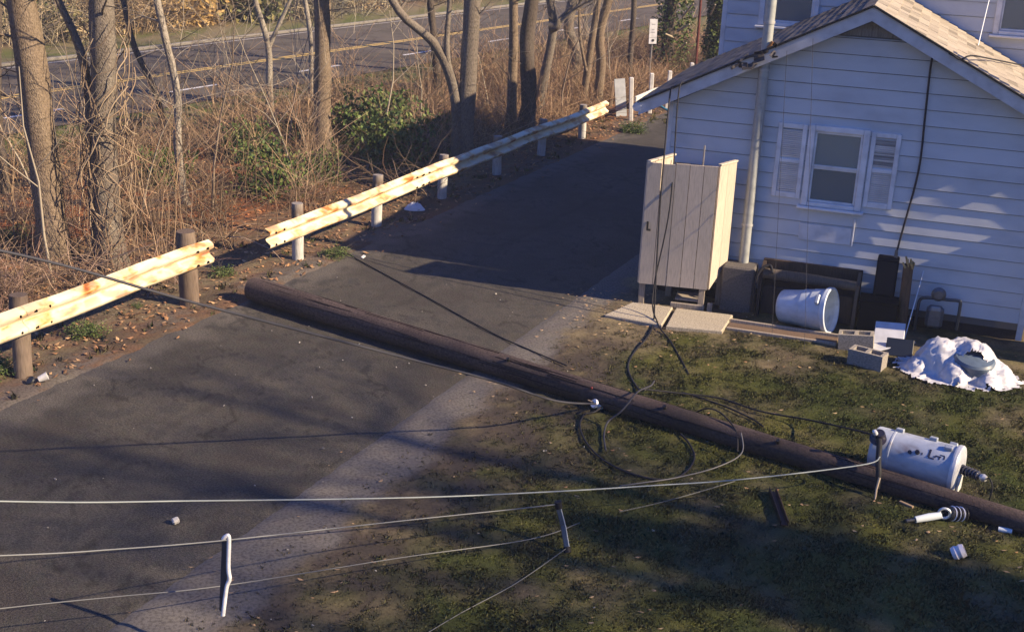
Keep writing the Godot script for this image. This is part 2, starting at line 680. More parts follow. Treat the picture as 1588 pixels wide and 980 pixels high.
func house_window(parent: Node, u0: float, u1: float, h0: float, h1: float, n0: float, upper: Color, lower: Color, split: float) -> void:
	var w := Node3D.new()
	w.name = numbered(parent, "window")
	parent.add_child(w, true)
	var white := Color(0.8, 0.81, 0.82)
	var cas := Geo.new()
	cas.col = white
	var f := 0.075
	var mid := n0 - 0.018
	cas.box(hxf(u0 + f / 2, (h0 + h1) / 2, mid), Vector3(f, h1 - h0 - 0.004, 0.06), 0.008)
	cas.box(hxf(u1 - f / 2, (h0 + h1) / 2, mid), Vector3(f, h1 - h0 - 0.004, 0.06), 0.008)
	cas.box(hxf((u0 + u1) / 2, h1 - f / 2, mid + 0.001), Vector3(u1 - u0 - f * 2 - 0.002, f, 0.058), 0.008)
	cas.box(hxf((u0 + u1) / 2, h0 + f * 0.35, mid + 0.001), Vector3(u1 - u0 - f * 2 - 0.002, f * 0.7, 0.058), 0.008)
	put(cas, "frame", M.paint, w)
	var sill := Geo.new()
	sill.col = white
	sill.box(hxf((u0 + u1) / 2, h0 - 0.02, n0 - 0.035), Vector3(u1 - u0 + 0.08, 0.035, 0.1), 0.008)
	put(sill, "sill", M.paint, w)
	var iu0 := u0 + f + 0.002
	var iu1 := u1 - f - 0.002
	var ih0 := h0 + f * 0.7 + 0.002
	var ih1 := h1 - f - 0.002
	var hm := lerpf(ih0, ih1, split)
	for half in 2:
		var lo := ih0 if half == 0 else hm
		var hi := hm - 0.002 if half == 0 else ih1
		var nn := n0 - (0.006 if half == 0 else 0.016)
		var s := Geo.new()
		s.col = white * 0.97
		var t := 0.026
		s.box(hxf(iu0 + t / 2, (lo + hi) / 2, nn), Vector3(t, hi - lo, 0.022), 0.004)
		s.box(hxf(iu1 - t / 2, (lo + hi) / 2, nn), Vector3(t, hi - lo, 0.022), 0.004)
		s.box(hxf((iu0 + iu1) / 2, lo + t / 2, nn + 0.001), Vector3(iu1 - iu0 - 2 * t - 0.001, t, 0.02), 0.004)
		s.box(hxf((iu0 + iu1) / 2, hi - t / 2, nn + 0.001), Vector3(iu1 - iu0 - 2 * t - 0.001, t, 0.02), 0.004)
		put(s, "sash", M.paint, w)
		var p := Geo.new()
		p.box(hxf((iu0 + iu1) / 2, (lo + hi) / 2, nn + 0.002), Vector3(iu1 - iu0 - 2 * t, hi - lo - 2 * t, 0.004), 0.0)
		put(p, "pane", M.glass, w)
		var b := Geo.new()
		b.col = lower if half == 0 else upper
		b.box(hxf((iu0 + iu1) / 2, (lo + hi) / 2, n0 + 0.012), Vector3(iu1 - iu0 - 0.002, hi - lo - 0.001, 0.004), 0.0)
		put(b, "blind", M.blind, w)

func shutter(parent: Node, u0: float, u1: float, h0: float, h1: float, worn: bool) -> void:
	var s := Node3D.new()
	s.name = numbered(parent, "shutter")
	parent.add_child(s, true)
	var white := Color(0.78, 0.79, 0.81)
	var f := Geo.new()
	f.col = white
	var w := 0.055
	var n0 := WALL - 0.022
	f.box(hxf(u0 + w / 2, (h0 + h1) / 2, n0), Vector3(w, h1 - h0, 0.026), 0.006)
	f.box(hxf(u1 - w / 2, (h0 + h1) / 2, n0), Vector3(w, h1 - h0, 0.026), 0.006)
	var hm := (h0 + h1) / 2
	for e in [[h0, h0 + 0.07], [hm - 0.025, hm + 0.025], [h1 - 0.06, h1]]:
		f.box(hxf((u0 + u1) / 2, (e[0] + e[1]) / 2, n0 + 0.001), Vector3(u1 - u0 - 2 * w - 0.002, e[1] - e[0], 0.024), 0.005)
	put(f, "frame", M.paint, s)
	var l := Geo.new()
	var h := h0 + 0.085
	while h < h1 - 0.075:
		if absf(h - hm) > 0.035:
			var k := 1.0
			if worn and h > hm and rng.randf() < 0.6:
				k = rng.randf_range(0.4, 0.75)          # paint gone from the upper louvres
			l.col = white * k
			var x := hxf((u0 + u1) / 2, h, n0 + 0.002)
			x.basis = x.basis * Basis(Vector3.RIGHT, deg_to_rad(38.0 + rng.randf_range(-5, 5)))
			l.box(x, Vector3(u1 - u0 - 2 * w - 0.004, 0.026, 0.005), 0.001)
		h += 0.0235
	kind(put(l, "louvres", M.paint, s), "stuff")

func build_house() -> void:
	var H := thing("white_house", "white clapboard house with a low gabled addition in front of a taller block", "house")
	var paint := Color(0.555, 0.585, 0.61)
	var backing := Color(0.12, 0.12, 0.125)
	# solid cores behind the siding
	var au := -0.7227
	var ah := 3.62
	var sl := 0.505
	var core := Geo.new()
	core.col = backing
	var poly := [hp(-2.98, 0.14, WALL + 0.02), hp(1.47, 0.14, WALL + 0.02), hp(1.47, ah - sl * 2.1927, WALL + 0.02), hp(au, ah, WALL + 0.02), hp(-2.98, ah - sl * 2.2573, WALL + 0.02)]
	core.prism(poly, HN * 3.2)
	put(core, "addition_wall", M.siding, H)
	core = Geo.new()
	core.col = paint
	poly = [hp(-2.95, 0.14, MAIN + 0.02), hp(4.75, 0.14, MAIN + 0.02), hp(4.75, 3.75, MAIN + 0.02), hp(0.9, 5.9, MAIN + 0.02), hp(-2.95, 3.75, MAIN + 0.02)]
	core.prism(poly, HN * 5.2)
	put(core, "main_wall", M.siding, H)
	var fd := Geo.new()
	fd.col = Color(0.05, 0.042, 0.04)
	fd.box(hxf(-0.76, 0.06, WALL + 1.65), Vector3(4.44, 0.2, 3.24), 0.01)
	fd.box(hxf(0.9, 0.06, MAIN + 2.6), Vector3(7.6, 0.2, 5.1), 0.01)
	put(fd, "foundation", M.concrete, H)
	# front gable siding
	siding(H, WALL, 0.235, 3.42, 0.186, -2.95, 1.40, au, ah - 0.01, sl, [[-1.285, -0.575, 1.335, 2.352]])
	siding(H, MAIN, 2.3, 5.6, 0.194, -2.92, 4.7, 0.9, 5.86, 0.56, [[-2.46, -1.63, 3.105, 4.212], [0.70, 1.62, 3.215, 4.292]])
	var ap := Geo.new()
	ap.col = Color(0.27, 0.265, 0.27)  # darker tone paints the shaded triangle under the apex
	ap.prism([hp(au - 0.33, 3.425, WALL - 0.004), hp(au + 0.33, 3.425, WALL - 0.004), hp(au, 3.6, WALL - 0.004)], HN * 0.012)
	put(ap, "apex_shade_panel", M.wood, H)
	# odd patch of board under the window sill
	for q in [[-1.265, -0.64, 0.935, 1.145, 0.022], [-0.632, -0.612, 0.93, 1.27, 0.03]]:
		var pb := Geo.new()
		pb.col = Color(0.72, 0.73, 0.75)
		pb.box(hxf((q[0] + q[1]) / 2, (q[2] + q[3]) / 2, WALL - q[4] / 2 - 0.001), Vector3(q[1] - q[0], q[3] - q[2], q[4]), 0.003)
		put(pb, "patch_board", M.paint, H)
	# corner boards
	for q in [[-2.985, 0.14, 2.47, WALL + 0.002], [1.436, 0.03, 2.55, WALL - 0.014], [-2.955, 2.3, 3.72, MAIN + 0.002]]:
		var cb := Geo.new()
		cb.col = Color(0.7, 0.71, 0.72)
		cb.box(hxf(q[0], (q[1] + q[2]) / 2, q[3]), Vector3(0.07, q[2] - q[1], 0.032), 0.005)
		put(cb, "corner_board", M.paint, H)
	# siding on the addition's side wall: small, seen edge-on
	var ss := Geo.new()
	for k in 11:
		ss.col = paint * rng.randf_range(0.95, 1.03)
		var h0 := 0.2 + 0.2 * k
		var f0 := hp(-2.99, h0, WALL + 0.06)
		ss.prism([f0, f0 - HU * 0.012, f0 + UP * 0.2 - HU * 0.002, f0 + UP * 0.2], HN * 3.1)
	kind(put(ss, "side_siding", M.siding, H), "stuff")
	# windows and shutters
	house_window(H, -1.285, -0.575, 1.37, 2.36, WALL, Color(0.15, 0.17, 0.16), Color(0.018, 0.02, 0.024), 0.5)
	house_window(H, -2.46, -1.63, 3.14, 4.22, MAIN, Color(0.05, 0.05, 0.055), Color(0.022, 0.022, 0.026), 0.5)
	house_window(H, 0.70, 1.62, 3.25, 4.3, MAIN, Color(0.05, 0.06, 0.08), Color(0.045, 0.055, 0.075), 0.5)
	shutter(H, -1.65, -1.305, 1.44, 2.35, false)
	shutter(H, -0.56, -0.22, 1.43, 2.34, true)
	# addition roof: two slopes with rake boards, shingle courses over a deck
	var rf := Node3D.new()
	rf.name = "roof"
	H.add_child(rf)
	var front := 15.0
	var back := MAIN - 0.01
	for side in [-1.0, 1.0]:
		var run := 2.62 if side < 0 else 2.3
		var dir: Vector3 = (HU * side - UP * sl).normalized()
		var nrm: Vector3 = (HU * side * sl + UP).normalized()
		var ln: float = run / (HU * side - UP * sl).normalized().dot(HU * side)
		var top := hp(au, 3.79, 0.0)
		var dk := Geo.new()
		dk.col = Color(0.2, 0.17, 0.14)
		dk.prism([top + HN * front - nrm * 0.05, top + HN * front + dir * ln - nrm * 0.05, top + HN * front + dir * ln - nrm * 0.012, top + HN * front - nrm * 0.012], HN * (back - front))
		put(dk, "roof_deck", M.wood, rf)
		var rk := Geo.new()
		rk.col = Color(0.62, 0.62, 0.63)
		var a: Vector3 = top + HN * (front - 0.022) - nrm * 0.004
		var low: Vector3 = a + dir * ln
		rk.prism([a, low, low - UP * 0.165, a - UP * 0.165], HN * 0.021)
		put(rk, "rake_board", M.paint, rf)
		var sof := Geo.new()
		sof.col = Color(0.3, 0.29, 0.28)
		sof.prism([top + HN * front - nrm * 0.054 - UP * 0.09, top + HN * front + dir * ln - nrm * 0.054 - UP * 0.09, top + HN * front + dir * ln - nrm * 0.052 - UP * 0.07, top + HN * front - nrm * 0.052 - UP * 0.07], HN * (WALL - front - 0.005))
		put(sof, "soffit", M.paint, rf)
		var sh := Geo.new()
		var courses := int(ln / 0.135)
		for c in courses + 1:
			var d0 := minf(0.135 * (c + 1), ln + 0.03)
			var d1 := maxf(0.135 * c - 0.03, 0.0)
			var s := -0.03 - 0.11 * (c % 3)
			while s < back - front:
				var w := 0.325
				var s0 := maxf(s, -0.04)
				var s1 := minf(s + w, back - front)
				if s1 > s0 + 0.02:
					var tn := rng.randf_range(0.8, 1.08)
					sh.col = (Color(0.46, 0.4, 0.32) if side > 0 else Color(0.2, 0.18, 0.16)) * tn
					if rng.randf() < 0.04:
						sh.col = sh.col * 0.6
					var o := top + HN * front
					var lift := 0.011 + rng.randf_range(0, 0.006)
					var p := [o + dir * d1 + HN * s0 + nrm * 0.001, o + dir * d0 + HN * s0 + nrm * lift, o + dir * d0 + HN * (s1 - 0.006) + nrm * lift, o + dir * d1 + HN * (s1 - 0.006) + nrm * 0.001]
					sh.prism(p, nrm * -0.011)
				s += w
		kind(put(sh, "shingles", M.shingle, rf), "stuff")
	# black drip edge along the left rake, torn where the pole's pipe passes
	var de := Geo.new()
	de.col = Color(0.02, 0.02, 0.022)
	for side in [-1.0, 1.0]:
		var dir2: Vector3 = (HU * side - UP * sl).normalized()
		var o2 := hp(au, 3.79, 14.965)
		de.bar(o2 + UP * 0.0, o2 + dir2 * (2.92 if side < 0 else 2.56), 0.03, 0.026, 0.004)
	put(de, "drip_edge", M.rubber, rf)
	var tr := Geo.new()
	for k in 18:
		tr.col = Color(0.05, 0.045, 0.045) * rng.randf_range(0.6, 1.8)
		var u := -1.75 - rng.randf() * 0.48
		var hh := 3.79 - sl * (au - u)
		var b := Basis.from_euler(Vector3(rng.randf_range(-0.7, 0.7), rng.randf_range(-0.6, 0.6), 0.47 + rng.randf_range(-0.6, 0.5)))
		tr.box(Transform3D(Basis(HU, UP, -HN) * b, hp(u, hh + rng.randf_range(-0.13, 0.03), 14.955 - rng.randf() * 0.03)), Vector3(rng.randf_range(0.04, 0.15), rng.randf_range(0.02, 0.07), 0.006), 0.001)
	kind(put(tr, "torn_shingles", M.rubber, rf), "stuff")
	# gutter on the left eave
	var gt := Geo.new()
	gt.col = Color(0.66, 0.67, 0.68)
	var ge := hp(au - 2.64, 3.79 - sl * 2.62 - 0.07, 14.97)
	gt.tube([ge, ge + HN * 3.3], [0.055, 0.055], 10)
	put(gt, "gutter", M.paint, rf)
	# roof of the taller block
	var mr := Geo.new()
	mr.col = Color(0.16, 0.15, 0.14)
	var mt := hp(0.9, 6.08, MAIN - 0.25)
	for side in [-1.0, 1.0]:
		var e: Vector3 = mt + HU * side * 4.1 - UP * 2.27
		mr.prism([mt, e, e + UP * 0.13, mt + UP * 0.13], HN * 5.75)
	put(mr, "main_roof", M.shingle, H)

# Added unseen screen past the gable wall; its boards and gaps shape sun patches.
func build_shade_screen() -> void:
	var P := thing("added_shade_screen", "unseen white framed screen added right of the gabled house wall to shade it", "screen")
	var u0 := 1.76
	var n0 := 15.0
	var n1 := WALL - 0.012
	var white := Color(0.66, 0.67, 0.68)
	var xb := Basis(HN, UP, HU)
	for nn in [n0 + 0.03]:
		var g := Geo.new()
		g.col = white
		g.box(Transform3D(xb, hp(u0, 2.12, nn)), Vector3(0.06, 4.24, 0.06), 0.008)
		put(g, "post", M.paint, P)
	# boards between the post and the wall: [low, high, near, far]
	for q in [[0.02, 2.45, 14.42, 14.72], [0.02, 2.45, 14.725, 14.995], [0.02, 1.72, n0 + 0.065, n1], [2.27, 2.5, 15.125, n1], [2.27, 2.37, n0 + 0.065, 15.075], [2.505, 4.24, 15.13, n1], [2.78, 4.24, 15.076, 15.126], [2.665, 4.24, n0 + 0.065, 15.072]]:
		var g := Geo.new()
		g.col = white
		g.box(Transform3D(xb, hp(u0, (q[0] + q[1]) / 2, (q[2] + q[3]) / 2)), Vector3(q[3] - q[2], q[1] - q[0], 0.03), 0.004)
		put(g, "board", M.paint, P)

# ------------------------------------------------------------------ guardrails
func rail_beam(parent: Node, a0: float, a1: float, b: float, h0: float, h1: float, depth: float, flare := 0.0) -> void:
	var prof := [[-0.5, 0.0], [-0.46, 0.022], [-0.36, 0.07], [-0.22, 0.078], [-0.08, 0.016], [0.0, 0.0], [0.08, 0.016], [0.22, 0.078], [0.36, 0.07], [0.46, 0.022], [0.5, 0.0]]
	var steps := 28
	for sheet in 1:
		var pts := []
		var g := Geo.new()
		for k in steps + 1:
			var t := float(k) / steps
			var a := lerpf(a0, a1, t)
			var bend := n_a.get_noise_2d(a * 1.1, b) * 0.02
			var y := lerpf(h0, h1, t) + n_a.get_noise_2d(a, 7.0) * 0.02
			var fl := flare * pow(clampf((a - (a1 - 0.9)) / 0.9, 0, 1), 2.0)
			for q in prof:
				pts.append(lp(a, b + q[1] + bend - fl + n_c.get_noise_2d(a, q[0] * 2.0) * 0.004, y + q[0] * depth))
		g.grid(pts, prof.size(), steps + 1, PackedColorArray())
		# back sheet 4 mm behind and the closing edges
		var back := []
		for p in pts:
			back.append(p - LR * 0.004)
		g.grid(back, prof.size(), steps + 1, PackedColorArray())
		put(g, "rail_beam", M.rail, parent)
	var bl := Geo.new()
	bl.col = Color(0.35, 0.25, 0.16)
	for e in [a0 + 0.12, a0 + 0.3, a1 - 0.3, a1 - 0.12]:
		for s in [-0.27, 0.27]:
			var y: float = lerpf(h0, h1, (e - a0) / (a1 - a0)) + s * depth
			bl.lathe([Vector2(0.0, 0.014), Vector2(0.012, 0.01), Vector2(0.017, 0.0)], Transform3D(Basis(LD, LR, UP), lp(e, b + 0.078, y)), 8)
	kind(put(bl, "bolts", M.metal, parent), "stuff")

func rail_post(parent: Node, a: float, b: float, r: float, top: float, white: float, lean := 0.0) -> void:
	var g := Geo.new()
	var wood := Color(0.15, 0.11, 0.085)
	var pts := []
	var rad := []
	var m := 9
	for k in m:
		var t := float(k) / (m - 1)
		pts.append(lp(a + lean * t, b, -0.1 + (top + 0.1) * t))
		rad.append(r * (1.0 if k < m - 1 else 0.93))
	g.col = wood
	g.tube(pts, rad, 14, true, 0.10, n_c, Color(0.22, 0.17, 0.13))
	if white > 0.0:
		for k in g.v.size():
			if g.v[k].y < white + n_c.get_noise_3d(g.v[k].x * 2, 0, g.v[k].z * 2) * 0.08:
				g.c[k] = Color(0.6, 0.59, 0.56) * (0.85 + 0.2 * n_c.get_noise_3d(g.v[k].x * 3, g.v[k].y * 3, g.v[k].z))
			elif g.v[k].y > top - 0.03:
				g.c[k] = Color(0.3, 0.27, 0.24)
	put(g, "post", M.wood, parent)

func build_guardrails() -> void:
	var A := thing("guardrail", "rusty cream metal guardrail on thick brown wooden posts, nearest the lower left corner", "guardrail")
	rail_beam(A, 3.4, 8.72, -9.22, 0.66, 0.645, 0.31)
	rail_beam(A, 8.5, 11.42, -9.215, 0.648, 0.63, 0.31)
	for a in [4.4, 6.5]:
		rail_post(A, a, -9.34, 0.095, 0.86, 0.0)
	rail_post(A, 8.57, -9.345, 0.095, 0.87, 0.0, 0.03)
	rail_post(A, 11.2, -9.36, 0.115, 0.92, 0.0, -0.02)
	var B := thing("guardrail", "long rusty cream metal guardrail on white painted posts running beside the lane toward the house", "guardrail")
	rail_beam(B, 12.52, 16.6, -9.2, 0.515, 0.53, 0.29)
	rail_beam(B, 16.4, 20.5, -9.208, 0.53, 0.525, 0.29)
	rail_beam(B, 20.3, 24.6, -9.216, 0.525, 0.49, 0.29, 0.05)
	var tops := [0.79, 0.78, 0.72, 0.7, 0.7, 0.7, 0.72]
	var k := 0
	for a in [13.4, 15.42, 17.47, 19.52, 21.45, 23.5]:
		rail_post(B, a, -9.325, 0.08, tops[k], 0.55, rng.randf_range(-0.06, 0.06))
		k += 1
	# white post-and-rail fence past the end of the lane
	var F := thing("white_fence", "weathered white post and rail fence beyond the end of the lane, partly behind the roof", "fence")
	var fp := [Vector3(2.45, 0, -27.5), Vector3(2.95, 0, -28.5), Vector3(3.42, 0, -29.3), Vector3(4.1, 0, -30.6), Vector3(4.8, 0, -31.9)]
	for p in fp:
		var g := Geo.new()
		g.col = Color(0.68, 0.66, 0.62)
		var tip: Vector3 = p + Vector3(rng.randf_range(-0.06, 0.06), 0.92 + rng.randf_range(-0.06, 0.08), 0.0)
		g.bar(p - UP * 0.1, tip, 0.1, 0.09, 0.012, Vector3.RIGHT)
		put(g, "post", M.paint, F)
	for j in fp.size() - 1:
		var g := Geo.new()
		g.col = Color(0.66, 0.63, 0.57)
		g.bar(fp[j] + Vector3(0.06, 0.5 + rng.randf_range(-0.04, 0.04), 0.03), fp[j + 1] + Vector3(0.06, 0.52, 0.03), 0.05, 0.13, 0.01)
		put(g, "rail", M.paint, F)
	var S := Geo.new()
	S.col = Color(0.33, 0.35, 0.38)
	var x := Transform3D(Basis.from_euler(Vector3(-0.18, 0.3, 0.06)), Vector3(2.22, 0.42, -28.0))
	S.box(x, Vector3(0.26, 0.84, 0.02), 0.004)
	tag(put(S, "leaning_panel", M.paint), "pale grey panel leaning against the first white fence post", "panel")
	var st := Geo.new()
	st.col = Color(0.36, 0.26, 0.18)
	st.bar(Vector3(2.08, -0.1, -29.0), Vector3(2.12, 0.62, -29.0), 0.07, 0.07, 0.008, Vector3.RIGHT)
	tag(put(st, "stake", M.wood), "short brown wooden stake just past the guardrail's far end", "stake")
	# narrow white sign on a thin post
	var G := thing("small_sign", "small narrow white sign on a thin post among the trees", "sign", Vector3(3.26, 0, -32.4))
	var g2 := Geo.new()
	g2.col = Color(0.3, 0.28, 0.26)
	g2.tube([Vector3(0, -0.1, 0), Vector3(0.02, 1.75, 0)], [0.028, 0.025], 8)
	put(g2, "pole", M.metal, G)
	g2 = Geo.new()
	g2.col = Color(0.75, 0.75, 0.76)
	g2.box(Transform3D(Basis.from_euler(Vector3(0, 0.1, 0.02)), Vector3(0.02, 1.42, 0.035)), Vector3(0.2, 0.62, 0.012), 0.003)
	put(g2, "panel", M.paint, G)
	g2 = Geo.new()
	g2.col = Color(0.04, 0.04, 0.05)
	var sb := Basis.from_euler(Vector3(0, 0.1, 0.02))
	g2.lathe([Vector2(0.0, 0.004), Vector2(0.035, 0.004), Vector2(0.035, 0.0)], Transform3D(sb * Basis(Vector3.RIGHT, PI / 2), Vector3(0.03, 1.2, 0.043)), 12)
	for q in [[1.6, 0.09], [1.47, 0.06], [1.4, 0.1]]:
		g2.col = Color(0.4, 0.4, 0.42)
		g2.box(Transform3D(sb, Vector3(0.02, q[0], 0.0425)), Vector3(q[1], 0.02, 0.003), 0.0)
	kind(put(g2, "marking", M.paint, G), "stuff")
	# blue hose by the fence
	var hs := Geo.new()
	hs.col = Color(0.05, 0.2, 0.3)
	hs.tube(smooth([Vector3(3.0, 0.35, -28.1), Vector3(3.25, 0.22, -27.9), Vector3(3.6, 0.12, -27.7), Vector3(4.2, 0.03, -27.5)]), fill(0.025, 19), 6)
	tag(put(hs, "hose", M.plastic), "blue hose hanging from the white fence down to the ground", "hose")

# ------------------------------------------------------------------ trees
func branch(g: Geo, p: Vector3, d: Vector3, ln: float, r: float, depth: int, cols: Array) -> void:
	var pts := [p]
	var rad := [r]
	var segs := 4 if depth > 0 else 3
	var q := p
	var dir := d
	for k in segs:
		dir = (dir + Vector3(rng.randf_range(-1, 1), rng.randf_range(-0.6, 0.9), rng.randf_range(-1, 1)) * 0.2).normalized()
		q += dir * ln / segs
		pts.append(q)
		rad.append(maxf(r * (1.0 - 0.72 * (k + 1) / segs), 0.0035))
	g.col = cols[rng.randi() % cols.size()]
	g.tube(pts, rad, 6 if r > 0.03 else 4 if r > 0.012 else 3, false)
	if depth <= 0:
		return
	var kids := 3 + rng.randi() % 3
	for j in kids:
		var t := rng.randf_range(0.3, 1.0)
		var idx := mini(int(t * segs), segs - 1)
		var o: Vector3 = pts[idx].lerp(pts[idx + 1], t * segs - idx)
		var side := Vector3(rng.randf_range(-1, 1), rng.randf_range(-0.3, 0.9), rng.randf_range(-1, 1))
		side = (side - dir * side.dot(dir) * 0.6).normalized()
		branch(g, o, (dir * 0.6 + side * 0.8).normalized(), ln * rng.randf_range(0.4, 0.68), maxf(r * (1.0 - 0.6 * t) * 0.6, 0.005), depth - 1, cols)

# pts: trunk line low to high; further up it carries on to full height
func tree(called: String, label: String, pts: Array, r0: float, r1: float, height: float, bark: Array, limbs: Array, low := 1.5, cat := "tree", grp := "", density := 1.0) -> Node3D:
	var base: Vector3 = pts[0]
	var T := thing(called, label, cat, base, grp)
	var line := []
	for p in pts:
		line.append(p - base)
	line[0] = line[0] - UP * 0.12
	var last: Vector3 = line[-1]
	var lean: Vector3 = (line[-1] - line[maxi(line.size() - 2, 0)]).normalized()
	var steps := 5
	for k in steps:
		lean = (lean + Vector3(rng.randf_range(-0.08, 0.08), 0.25, rng.randf_range(-0.08, 0.08))).normalized()
		last += lean * (height - pts[-1].y) / steps
		line.append(last)
	line = smooth(line, 4)
	var rad := []
	for p in line:
		var y: float = maxf(p.y, 0.0)
		var r := lerpf(r0, r1, clampf(y / 3.0, 0, 1)) * (1.0 - 0.85 * clampf((y - 3.0) / (height - 3.0), 0, 1))
		r *= 1.0 + 0.55 * pow(clampf(1.0 - y / 0.6, 0, 1), 2.0)
		rad.append(maxf(r, 0.012))
	var g := Geo.new()
	g.col = bark[0]
	g.tube(line, rad, 14 if r0 > 0.08 else 8, true, 0.22, n_c, bark[1])
	put(g, "trunk", M.bark, T)
	var cr := Geo.new()
	var nb := int((6 + height * 1.2) * density)
	for k in nb:
		var y := lerpf(low, height * 0.95, pow(float(k) / nb, 0.8))
		var idx := 0
		while idx < line.size() - 2 and line[idx + 1].y < y:
			idx += 1
		var o: Vector3 = line[idx]
		var a := rng.randf() * TAU
		var big := clampf((y - 2.5) / 3.0, 0.0, 1.0)
		var ln := lerpf(rng.randf_range(0.5, 1.1), rng.randf_range(1.2, 2.6), big)
		var rr := minf(rad[idx] * 0.55, lerpf(0.011, 0.05, big))
		branch(cr, o, Vector3(cos(a), rng.randf_range(0.1, 0.9), sin(a)).normalized(), ln, rr, 2 if big > 0.3 else 1, [bark[0], bark[1], bark[0] * 1.3])
	for l in limbs:       # limbs that the picture shows: [points, radius]
		var lpnts := []
		for p in l[0]:
			lpnts.append(p - base)
		lpnts = smooth(lpnts, 4)
		var lr := []
		for k in lpnts.size():
			lr.append(l[1] * (1.0 - 0.5 * k / lpnts.size()))
		cr.col = bark[1]
		cr.tube(lpnts, lr, 8, true, 0.15, n_c, bark[0])
		for j in 5:
			branch(cr, lpnts[-1 - j], Vector3(rng.randf_range(-1, 1), 0.6, rng.randf_range(-1, 1)).normalized(), rng.randf_range(0.6, 1.4), l[1] * 0.35, 2, [bark[0], bark[1]])
	put(cr, "crown", M.bark, T)
	return T

